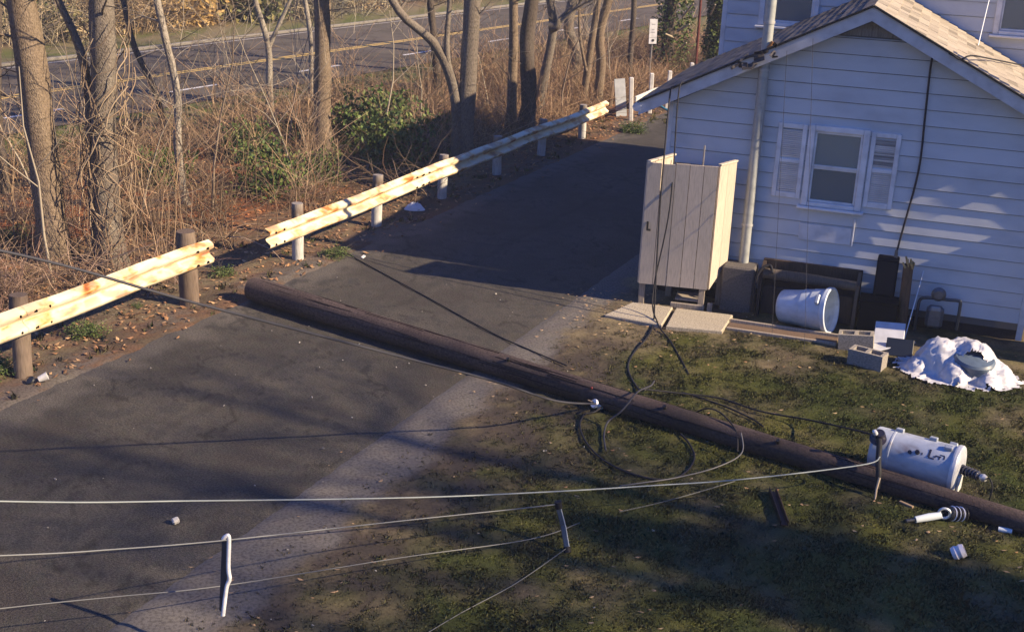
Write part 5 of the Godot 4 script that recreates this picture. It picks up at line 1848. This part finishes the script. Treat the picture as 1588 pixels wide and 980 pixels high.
func build_wires() -> void:
	var V := func(a: Array) -> Array:
		var o := []
		for q in a:
			o.append(Vector3(q[0], q[1], q[2]))
		return o
	var gr := Color(0.045, 0.047, 0.053)
	var pale := Color(0.27, 0.3, 0.29)
	var blk := Color(0.018, 0.018, 0.022)
	wire("cable", "grey cable slanting down from upper left over the guardrail to the pole's insulator", "cable", V.call([[-8.5, 4.6, -4.2], [-5.2, 3.2, -6.75], [-3.43, 2.51, -7.92], [-2.33, 1.96, -8.6], [-1.01, 1.27, -9.52], [-0.17, 0.81, -10.16], [0.43, 0.42, -10.67], [0.87, 0.1, -11.38]]), 0.0105, gr, M.rubber)
	wire("cable", "pale straight wire across the lower picture ending at the transformer", "cable", V.call([[-9.0, 3.2, -3.6], [-5.5, 1.85, -5.65], [-3.22, 1.10, -7.07], [-2.16, 0.80, -7.74], [-0.69, 0.55, -8.40], [0.35, 0.42, -8.84], [1.14, 0.36, -9.13], [1.98, 0.33, -9.39], [3.05, 0.36, -9.70], [3.25, 0.38, -9.84]]), 0.0056, pale, M.rubber)
	wire("cable", "pale wire through the tops of both spacers", "cable", V.call([[-7.0, 2.9, -2.4], [-4.3, 1.85, -4.9], [-2.84, 1.25, -6.17], [-2.34, 1.05, -6.63], [-1.79, 0.85, -7.14], [-0.67, 0.50, -8.15], [0.10, 0.385, -8.6], [0.44, 0.365, -8.75]]), 0.0043, Color(0.17, 0.18, 0.18), M.rubber)
	wire("cable", "pale wire through the foot of the white spacer, dipping to the lawn", "cable", V.call([[-4.6, 0.75, -5.9], [-3.12, 0.45, -6.87], [-2.55, 0.38, -7.15], [-1.90, 0.33, -7.42], [-0.75, 0.20, -8.11], [0.21, 0.06, -8.71], [0.63, 0.025, -9.08]]), 0.0039, Color(0.15, 0.155, 0.15), M.rubber)
	wire("cable", "faint thin wire on the lawn running down left from the dark spacer's foot", "cable", V.call([[-0.5, 0.03, -7.4], [-0.25, 0.03, -7.70], [0.12, 0.035, -8.10], [0.50, 0.06, -8.59]]), 0.0032, Color(0.14, 0.145, 0.14), M.rubber)
	wire("cable", "short pale wire on the lawn between the dark spacer and the coil", "cable", V.call([[0.97, 0.03, -9.29], [1.42, 0.035, -9.53], [2.04, 0.03, -9.95]]), 0.004, Color(0.13, 0.135, 0.125), M.rubber)
	wire("cable", "thick black cable lying in an open loop on the lawn below the pole", "cable", V.call([[0.95, 0.07, -11.42], [0.86, 0.05, -11.3], [0.75, 0.04, -11.23], [0.70, 0.035, -10.95], [0.76, 0.035, -10.56], [0.91, 0.035, -10.22], [1.15, 0.035, -9.98], [1.41, 0.035, -9.91], [1.60, 0.035, -10.05], [1.73, 0.04, -10.36], [1.72, 0.045, -10.65], [1.66, 0.05, -10.86]]), 0.0095, blk, M.rubber)
	wire("cable", "stiff black cable arching over the pole down into the loop", "cable", V.call([[1.45, 0.3, -11.55], [1.38, 0.37, -11.25], [1.24, 0.36, -11.1], [1.1, 0.2, -11.02], [0.97, 0.08, -11.0], [0.92, 0.05, -10.75], [0.92, 0.05, -10.42]]), 0.0095, Color(0.05, 0.05, 0.055), M.rubber)
	wire("cable", "silvery wire leaving the loop toward the underside of the pole", "cable", V.call([[1.0, 0.035, -9.75], [1.23, 0.04, -9.83], [1.52, 0.04, -9.95], [1.90, 0.05, -10.17], [2.15, 0.12, -10.34], [2.16, 0.25, -10.5]]), 0.0065, Color(0.12, 0.12, 0.115), M.rubber)
	wire("cable", "black cable lying behind the pole and rising to the arrester", "cable", V.call([[1.39, 0.1, -11.81], [1.80, 0.05, -11.86], [2.18, 0.05, -11.77], [2.52, 0.06, -11.47], [2.93, 0.12, -11.17], [3.16, 0.3, -10.6], [3.28, 0.44, -10.16]]), 0.009, blk, M.rubber)
	wire("cable", "short black cable end behind the pole beside the rising black cable", "cable", V.call([[1.80, 0.04, -11.92], [2.17, 0.04, -11.62], [2.41, 0.04, -11.33], [2.5, 0.04, -11.14]]), 0.009, blk, M.rubber)
	wire("cable", "thin black cable crossing over the pole right of the loop", "cable", V.call([[1.75, 0.02, -11.3], [1.9, 0.24, -11.05], [2.02, 0.285, -10.86], [2.14, 0.2, -10.66], [2.15, 0.05, -10.52]]), 0.008, blk, M.rubber)
	wire("cable", "thin black wire lying across the lane from the guardrail to the pole", "cable", V.call([[-2.35, 0.03, -16.45], [-2.0, 0.016, -15.98], [-1.18, 0.016, -14.85], [-0.25, 0.016, -13.55], [0.2, 0.02, -13.02], [0.62, 0.03, -12.55]]), 0.008, blk, M.rubber)
	wire("cable", "long black cable hanging from the left eave before the stall and curling onto the lawn", "cable", V.call([[hp(-2.91, 2.7, 14.9).x, 2.7, hp(-2.91, 2.7, 14.9).z], [hp(-2.93, 2.62, 14.8).x, 2.62, hp(-2.93, 2.6, 14.8).z], [hp(-2.86, 2.0, 14.4).x, 2.0, hp(-2.86, 2.0, 14.4).z], [hp(-2.83, 1.3, 14.25).x, 1.3, hp(-2.83, 1.3, 14.25).z], [1.7, 0.3, -14.15], [1.70, 0.05, -14.08], [1.6, 0.035, -13.61], [1.36, 0.035, -12.95], [1.28, 0.035, -12.49], [1.34, 0.05, -11.95], [1.40, 0.1, -11.8]]), 0.0105, blk, M.rubber)
	wire("cable", "second thinner black cable hanging from the eave just right of the long one", "cable", V.call([[hp(-2.8, 2.76, 14.9).x, 2.76, hp(-2.8, 2.76, 14.9).z], [hp(-2.82, 2.6, 14.75).x, 2.6, hp(-2.82, 2.6, 14.75).z], [hp(-2.74, 1.35, 14.4).x, 1.35, hp(-2.74, 1.35, 14.4).z], [hp(-2.82, 0.3, 14.2).x, 0.3, hp(-2.82, 0.3, 14.2).z], [1.74, 0.06, -13.95], [1.83, 0.03, -13.51], [1.89, 0.03, -12.95], [1.93, 0.03, -12.46]]), 0.009, blk, M.rubber)
	wire("thin_wire", "thin dark wire hanging straight from the rake past the window's left shutter", "wire", V.call([[hp(-1.63, 3.22, 14.95).x, 3.22, hp(-1.63, 3.22, 14.95).z], [3.08, 0.03, -13.84]]), 0.0024, Color(0.05, 0.05, 0.055), M.rubber)
	wire("thin_wire", "thin dark wire hanging straight from the rake past the window's left edge", "wire", V.call([[hp(-1.35, 3.38, 14.95).x, 3.38, hp(-1.35, 3.38, 14.95).z], [3.37, 0.03, -13.39]]), 0.0024, Color(0.05, 0.05, 0.055), M.rubber)
	wire("rope", "thin white rope slanting down past the tan roof to the plastic heap", "rope", V.call([[4.65, 0.03, -13.86], [5.2, 1.4, -14.93], [6.17, 3.71, -17.13], [6.75, 5.1, -18.3]]), 0.0066, Color(0.72, 0.75, 0.78), M.rubber)
	# spacers between the two fallen wires
	var A := thing("wire_spacer", "white plastic spacer bar with a kink hanging between two fallen wires", "spacer", Vector3(-1.79, 0.86, -7.145))
	var line := smooth([Vector3(-0.03, -0.01, 0.0), Vector3(-0.012, 0.012, 0.0), Vector3(0.008, 0.0, 0.0), Vector3(0.004, -0.2, 0.03), Vector3(0.012, -0.28, 0.04), Vector3(-0.008, -0.34, 0.05), Vector3(-0.03, -0.53, 0.085)], 5)
	var g := Geo.new()
	g.col = Color(0.72, 0.73, 0.74)
	g.tube(line, fill(0.0145, line.size()), 10)
	put(g, "bar", M.plastic, A)
	g = Geo.new()
	g.col = Color(0.025, 0.03, 0.045)
	g.prism([Vector3(-0.042, -0.03, -0.025), Vector3(-0.01, -0.02, -0.025), Vector3(-0.01, -0.27, 0.01), Vector3(-0.042, -0.52, 0.06), Vector3(-0.058, -0.5, 0.06)], Vector3(0, 0.002, 0.008))
	put(g, "back_strip", M.plastic, A)
	var B := thing("wire_spacer", "dark blue grey spacer bar with black ends standing on the lawn", "spacer", Vector3(0.43, 0.37, -8.75))
	g = Geo.new()
	g.col = Color(0.035, 0.05, 0.075)
	g.bar(Vector3(0.0, -0.03, 0.0), Vector3(0.045, -0.17, 0.04), 0.045, 0.02, 0.006, Vector3(0, 0, 1))
	g.bar(Vector3(0.045, -0.17, 0.04), Vector3(0.08, -0.31, 0.14), 0.045, 0.02, 0.006, Vector3(0, 0, 1))
	put(g, "bar", M.plastic, B)
	g = Geo.new()
	g.col = Color(0.3, 0.34, 0.38)
	g.tube([Vector3(0.018, -0.035, 0.012), Vector3(0.063, -0.172, 0.052), Vector3(0.098, -0.312, 0.152)], [0.0045, 0.0045, 0.0045], 8)
	put(g, "edge", M.plastic, B)
	for q in [[Vector3(-0.005, 0.015, 0.0), Vector3(0.004, -0.04, 0.0)], [Vector3(0.078, -0.305, 0.135), Vector3(0.086, -0.345, 0.155)]]:
		g = Geo.new()
		g.col = Color(0.015, 0.015, 0.017)
		g.tube([q[0], q[1]], [0.03, 0.03], 10)
		put(g, "end_clip", M.rubber, B)

# ------------------------------------------------------------------ small things
func build_small_things() -> void:
	# spool insulator at the end of the grey cable
	var T := thing("insulator", "white porcelain spool at the grey cable's end beside the pole", "insulator", Vector3(0.89, 0.07, -11.44))
	var g := Geo.new()
	g.col = Color(0.7, 0.72, 0.75)
	var xf := Transform3D(Basis.from_euler(Vector3(0.4, 0.3, 1.1)), Vector3.ZERO)
	g.lathe([Vector2(0, -0.05), Vector2(0.045, -0.05), Vector2(0.05, -0.03), Vector2(0.03, -0.005), Vector2(0.03, 0.005), Vector2(0.05, 0.03), Vector2(0.045, 0.05), Vector2(0, 0.05)], xf, 20)
	put(g, "spool", M.porcelain, T)
	g = Geo.new()
	g.col = Color(0.09, 0.07, 0.06)
	g.tube([Vector3(-0.1, 0.05, 0.02), Vector3(0.02, 0.0, 0.0), Vector3(0.1, 0.0, -0.05)], [0.009, 0.009, 0.009], 8)
	put(g, "clevis", M.metal, T)
	var rd := Geo.new()
	rd.col = Color(0.13, 0.018, 0.015)
	rd.lathe([Vector2(0, 0), Vector2(0.014, 0), Vector2(0.015, 0.025), Vector2(0.008, 0.035), Vector2(0, 0.037)], Transform3D(Basis.from_euler(Vector3(0.7, 0, 0.2)), Vector3(0.83, 0.2, -11.52)), 12)
	tag(put(rd, "plastic_plug", M.plastic), "small red plastic plug on the pole's side above the white spool", "plug")
	# broken fittings below the transformer
	var F := thing("fuse_holder", "broken pale grey fuse holder lying below the transformer, ring end uppermost", "fuse holder", Vector3(3.58, 0.03, -9.36))
	g = Geo.new()
	g.col = Color(0.5, 0.55, 0.56)
	g.tube([Vector3(-0.12, 0.02, 0.02), Vector3(0.0, 0.04, 0.0), Vector3(0.1, 0.05, -0.02)], [0.028, 0.034, 0.03], 12)
	put(g, "barrel", M.porcelain, F)
	g = Geo.new()
	g.col = Color(0.62, 0.66, 0.66)
	var ring := []
	for k in 17:
		var a := TAU * k / 16.0
		ring.append(Vector3(0.13 + cos(a) * 0.045, 0.07 + sin(a) * 0.045, -0.02 + cos(a) * 0.01))
	g.tube(ring, fill(0.013, 17), 8, false)
	put(g, "ring", M.metal, F)
	g = Geo.new()
	g.col = Color(0.12, 0.12, 0.12)
	g.bar(Vector3(-0.2, 0.01, 0.03), Vector3(-0.08, 0.03, 0.02), 0.03, 0.02, 0.004)
	put(g, "bracket", M.metal, F)
	var R := thing("bushing", "dark ribbed bushing with white bands lying against the pole's top end", "bushing", Vector3(3.82, 0.07, -9.47))
	var prof := []
	for k in 6:
		prof.append_array([Vector2(0.03, 0.03 * k), Vector2(0.062, 0.03 * k + 0.008), Vector2(0.062, 0.03 * k + 0.014), Vector2(0.03, 0.03 * k + 0.022)])
	g = Geo.new()
	g.col = Color(0.03, 0.028, 0.035)
	var bx := Transform3D(Basis.from_euler(Vector3(0.2, 0.3, 1.35)), Vector3(0.09, -0.01, 0.02))
	g.lathe(prof, bx, 20)
	put(g, "ribs", M.porcelain, R)
	for k in 3:
		g = Geo.new()
		g.col = Color(0.7, 0.7, 0.72)
		g.lathe([Vector2(0.06, 0.045 + 0.045 * k), Vector2(0.066, 0.049 + 0.045 * k), Vector2(0.06, 0.055 + 0.045 * k)], bx, 20)
		put(g, "band", M.porcelain, R)
	var cup := Geo.new()
	cup.col = Color(0.62, 0.59, 0.6)
	var cx := Transform3D(Basis.from_euler(Vector3(0.6, 0.2, -0.9)), Vector3(3.6, 0.045, -8.8))
	cup.lathe([Vector2(0, 0.0), Vector2(0.05, 0.0), Vector2(0.058, 0.03), Vector2(0.05, 0.05), Vector2(0.058, 0.07), Vector2(0.05, 0.1), Vector2(0.034, 0.1), Vector2(0.03, 0.03), Vector2(0.0, 0.03)], cx, 20)
	tag(put(cup, "broken_insulator", M.porcelain), "broken white porcelain cup alone on the lawn at lower right", "insulator")
	var cyl := Geo.new()
	cyl.col = Color(0.55, 0.6, 0.62)
	cyl.tube([Vector3(4.14, 0.03, -9.28), Vector3(4.24, 0.03, -9.24)], [0.024, 0.024], 12)
	tag(put(cyl, "porcelain_piece", M.porcelain), "small white cylinder piece under the pole's tip at the right edge", "insulator piece")
	var wd := Geo.new()
	wd.col = Color(0.3, 0.22, 0.15)
	wd.bar(Vector3(3.43, 0.03, -9.7), Vector3(3.52, 0.03, -9.6), 0.03, 0.02, 0.004)
	tag(put(wd, "wood_chip", M.wood), "light wood splinter under the pole left of the fuse holder", "splinter")
	# rusty steel channel on the lawn
	var K := thing("steel_channel", "rusty dark brown steel channel lying on the lawn below the pole", "steel channel", Vector3(2.335, 0.03, -9.46))
	g = Geo.new()
	g.col = Color(0.07, 0.035, 0.03)
	g.bar(Vector3(0.0, 0.012, -0.3), Vector3(-0.01, 0.012, 0.3), 0.052, 0.008, 0.002)
	put(g, "web", M.metal, K)
	for s in [-1.0, 1.0]:
		g = Geo.new()
		g.col = Color(0.09, 0.045, 0.035) if s > 0 else Color(0.03, 0.02, 0.02)
		g.bar(Vector3(0.029 * s, 0.03, -0.3), Vector3(0.029 * s - 0.01, 0.03, 0.3), 0.008, 0.05, 0.002)
		put(g, "flange", M.metal, K)
	# litter on the lane
	var ch := Geo.new()
	ch.col = Color(0.62, 0.6, 0.56)
	ch.box(Transform3D(Basis.from_euler(Vector3(0.4, 0.7, 0.2)), Vector3(-2.62, 0.035, -8.81)), Vector3(0.055, 0.045, 0.05), 0.012)
	tag(put(ch, "white_stone", M.concrete), "small white stone alone on the lane above the white spacer", "stone")
	var D := thing("crushed_cup", "crushed white and black cup by the near post of the lower left guardrail", "cup", Vector3(-4.7, 0.03, -11.5))
	g = Geo.new()
	g.col = Color(0.65, 0.64, 0.62)
	g.lathe([Vector2(0.0, 0.0), Vector2(0.03, 0.0), Vector2(0.042, 0.09), Vector2(0.038, 0.09), Vector2(0.027, 0.005)], Transform3D(Basis.from_euler(Vector3(0.3, 0.5, -1.2)), Vector3(-0.02, 0.02, 0)), 16)
	put(g, "body", M.plastic, D)
	g = Geo.new()
	g.col = Color(0.03, 0.03, 0.03)
	g.lathe([Vector2(0.0, 0.02), Vector2(0.045, 0.018), Vector2(0.048, 0.0), Vector2(0.0, 0.0)], Transform3D(Basis.from_euler(Vector3(0.5, 0.2, 0.6)), Vector3(-0.09, 0.01, 0.02)), 16)
	put(g, "lid", M.plastic, D)
	var bag := Geo.new()
	var bp := []
	for j in 9:
		for k in 17:
			var r := j / 8.0
			var t := TAU * k / 16.0
			bp.append(Vector3(-1.6, 0, -18.95) + Vector3(cos(t) * 0.17 * r, 0.11 * (1.0 - r * r) * (1.0 + 0.5 * n_c.get_noise_2d(cos(t) * 3.0, sin(t) * 3.0 + r * 4.0)) + 0.015, sin(t) * 0.11 * r))
	bag.col = Color(0.62, 0.64, 0.68)
	bag.grid(bp, 17, 9, PackedColorArray())
	tag(put(bag, "plastic_bag", M.tarp), "crumpled white plastic bag at the lane edge below the long guardrail", "plastic bag")
	for q in [[-1.38, -22.85, "white scrap in the dark brush behind the long guardrail"], [-2.05, -16.15, "white scrap at the lane edge near the black wire's start"]]:
		var s := Geo.new()
		s.col = Color(0.6, 0.6, 0.6)
		s.box(Transform3D(Basis.from_euler(Vector3(0.3, 1.0, 0.4)), Vector3(q[0], 0.06, q[1])), Vector3(0.06, 0.015, 0.04), 0.004)
		tag(put(s, "paper_scrap", M.paint), q[2], "scrap")
	# pale chips strewn over lane and lawn
	var cm := Geo.new()
	cm.col = Color(1, 1, 1)
	cm.box(Transform3D(Basis.from_euler(Vector3(0.3, 0.2, 0.5)), Vector3.ZERO), Vector3(1.0, 0.4, 0.7), 0.1)
	rng.seed = 606
	var xfs := []
	var cols := PackedColorArray()
	while xfs.size() < 130:
		var p := Vector3(rng.randf_range(-5.0, 5.5), 0.02, rng.randf_range(-15.5, -6.8))
		var s := rng.randf_range(0.008, 0.022)
		xfs.append(Transform3D(Basis.from_euler(Vector3(rng.randf() * 3, rng.randf() * 6, 0)).scaled(Vector3.ONE * s), p))
		var c := rng.randf_range(0.3, 0.62)
		cols.append(Color(c, c * 0.95, c * 0.85))
	scatter(cm.mesh(), xfs, cols, "pale_chips", M.concrete)

# ------------------------------------------------------------------ grass, leaves, twigs
func tuft(seed_: int, blades: int, h: float) -> ArrayMesh:
	rng.seed = seed_
	var g := Geo.new()
	for k in blades:
		var a := rng.randf() * TAU
		var p := Vector3(cos(a), 0, sin(a)) * rng.randf() * 0.035
		var d := Vector3(rng.randf_range(-0.8, 0.8), 1.0, rng.randf_range(-0.8, 0.8)).normalized()
		var l := h * rng.randf_range(0.5, 1.1)
		var w := Vector3(cos(a + 1.5), 0, sin(a + 1.5)) * 0.0045
		var s := g.v.size()
		var nn := w.cross(d).normalized().lerp(UP, 0.6).normalized()
		var t := rng.randf_range(0.75, 1.25)
		g.col = Color(t, t, t)
		var bend := d + Vector3(d.x, -0.5, d.z) * 0.6
		for q in [p - w, p + w, p + d * l * 0.6 + w * 0.7, p + d * l * 0.6 - w * 0.7, p + d * l * 0.6 + bend.normalized() * l * 0.45]:
			g.v.append(q); g.n.append(nn); g.c.append(g.col)
		for q in [[0, 1, 2], [0, 2, 3], [3, 2, 4]]:
			for z in q:
				g.i.append(s + z)
	return g.mesh()

func build_grass_and_litter() -> void:
	var meshes := [tuft(1, 11, 0.036), tuft(2, 10, 0.045), tuft(3, 12, 0.03)]
	rng.seed = 1001
	for k in 3:
		var xfs := []
		var cols := PackedColorArray()
		for j in 60000:
			var p := Vector3(rng.randf_range(-3.2, 6.3), 0, rng.randf_range(-14.4, -6.7))
			var b := p.dot(LR)
			if b < -5.1 or (p.dot(HN) > 14.3):
				continue
			var m := grass_mask(p.x, p.z)
			if rng.randf() > m * 1.2 + 0.05:
				continue
			var s := rng.randf_range(0.55, 1.1) * (0.6 + 0.5 * m)
			xfs.append(Transform3D(Basis(UP, rng.randf() * TAU).scaled(Vector3(s, s * rng.randf_range(0.6, 1.1), s)), p + UP * 0.008))
			var dry := clampf(rng.randf() * 0.75 + 0.42 - m * 0.95 + n_b.get_noise_2d(p.x + 30.0, p.z) * 0.5, 0, 1)
			var c := Color(0.058, 0.078, 0.018).lerp(Color(0.125, 0.138, 0.032), clampf(rng.randf() * 0.7 + 0.15 + n_a.get_noise_2d(p.x, p.z) * 0.9, 0, 1)).lerp(Color(0.26, 0.205, 0.11), dry * 0.85)
			cols.append(c)
		scatter(meshes[k], xfs, cols, "grass", M.leaf)
	# longer tufts left standing here and there
	rng.seed = 1010
	var lx := []
	var lc := PackedColorArray()
	for j in 4500:
		var p := Vector3(rng.randf_range(-2.6, 6.3), 0, rng.randf_range(-14.2, -6.7))
		if p.dot(LR) < -4.7 or p.dot(HN) > 14.2 or rng.randf() > grass_mask(p.x, p.z) * 0.7 + n_b.get_noise_2d(p.x + 4.0, p.z) * 0.6:
			continue
		var s := rng.randf_range(0.9, 1.35)
		lx.append(Transform3D(Basis(UP, rng.randf() * TAU).scaled(Vector3(s, s * rng.randf_range(0.5, 1.0), s)), p + UP * 0.008))
		lc.append(Color(0.085, 0.105, 0.025).lerp(Color(0.24, 0.21, 0.09), rng.randf() * 0.75))
	scatter(meshes[1], lx, lc, "grass", M.leaf)
	# verge grass left of the lane, by the highway and at the lane's end
	rng.seed = 1002
	var xfs := []
	var cols := PackedColorArray()
	for j in 26000:
		var p := Vector3(rng.randf_range(-13.0, 5.0), 0, rng.randf_range(-42.0, -11.0))
		var b := p.dot(LR)
		var bh := p.dot(RR)
		var a := p.dot(LD)
		var ok := false
		if bh < -17.3 and bh > -20.15:
			ok = n_b.get_noise_2d(p.x, p.z) > -0.25
		elif b < LANE_L - 0.05 and b > -10.6:
			ok = n_b.get_noise_2d(p.x * 0.8 + 7, p.z * 0.8) > 0.22
		elif b >= LANE_L and a > 26.0 and b < -3.0:
			ok = n_b.get_noise_2d(p.x, p.z) > -0.05
		if not ok:
			continue
		var s := rng.randf_range(1.0, 2.2)
		xfs.append(Transform3D(Basis(UP, rng.randf() * TAU).scaled(Vector3(s, s * rng.randf_range(0.7, 1.3), s)), p))
		cols.append(Color(0.085, 0.115, 0.026).lerp(Color(0.27, 0.22, 0.1), clampf(rng.randf() * 0.8 - 0.05 + n_b.get_noise_2d(p.x * 0.6, p.z * 0.6), 0, 1)))
	scatter(meshes[1], xfs, cols, "verge_grass", M.leaf)
	# dead leaves
	var lg := Geo.new()
	lg.col = Color(1, 1, 1)
	lg.face([Vector3(-0.5, 0.1, 0), Vector3(0, 0, -0.28), Vector3(0.5, 0.16, 0)], Vector3(0, -1, 0))
	lg.face([Vector3(-0.5, 0.1, 0), Vector3(0, 0.02, 0.3), Vector3(0.5, 0.16, 0)], Vector3(0, -1, 0))
	rng.seed = 1003
	xfs = []
	cols = PackedColorArray()
	var tones := [Color(0.3, 0.165, 0.08), Color(0.24, 0.13, 0.07), Color(0.38, 0.24, 0.13), Color(0.17, 0.1, 0.06)]
	for j in 42000:
		var p := Vector3(rng.randf_range(-12.0, 4.0), 0, rng.randf_range(-34.0, -11.0))
		var b := p.dot(LR)
		var bh := p.dot(RR)
		if bh < -18.8 or b > LANE_L + 0.35:
			continue
		var keep := 0.75 if b < -9.3 else 0.55 + n_b.get_noise_2d(p.x, p.z)
		if b > LANE_L - 0.1:
			keep = 0.06
		if rng.randf() > keep:
			continue
		var s := rng.randf_range(0.04, 0.085)
		xfs.append(Transform3D(Basis.from_euler(Vector3(rng.randf_range(-0.5, 0.5), rng.randf() * TAU, rng.randf_range(-0.5, 0.5))).scaled(Vector3(s, s, s)), p + UP * 0.025))
		var c: Color = tones[rng.randi() % 4]
		var rb := smoothstep(-0.05, 0.35, n_b.get_noise_2d(p.x, p.z) * 0.7 + n_a.get_noise_2d(p.x, p.z) * 0.7) * smoothstep(-18.6, -17.0, bh) * (1.0 - smoothstep(-13.5, -11.5, bh))
		cols.append(c.lerp(Color(0.36, 0.12, 0.04), rb * 0.8) * rng.randf_range(0.75, 1.2))
	scatter(lg.mesh(), xfs, cols, "leaf_litter", M.dry)
	# leaves and straw near the stall and on the worn strip
	rng.seed = 1004
	xfs = []
	cols = PackedColorArray()
	for j in 9000:
		var p := Vector3(rng.randf_range(-3.2, 6.0), 0, rng.randf_range(-16.0, -6.8))
		var b := p.dot(LR)
		var nn := p.dot(HN)
		if b < -5.6 or nn > 15.0:
			continue
		var near := smoothstep(13.0, 14.2, nn) * (1.0 - smoothstep(-3.5, -0.5, p.dot(HU)))
		if rng.randf() > 0.04 + 0.75 * near + n_b.get_noise_2d(p.x, p.z) * 0.35:
			continue
		var s := rng.randf_range(0.018, 0.05)
		xfs.append(Transform3D(Basis.from_euler(Vector3(rng.randf_range(-0.4, 0.4), rng.randf() * TAU, rng.randf_range(-0.4, 0.4))).scaled(Vector3(s * 1.4, s, s * 0.6)), p + UP * 0.03))
		cols.append(tones[rng.randi() % 4].lerp(Color(0.4, 0.32, 0.2), rng.randf() * 0.7))
	scatter(lg.mesh(), xfs, cols, "dead_leaves", M.dry)
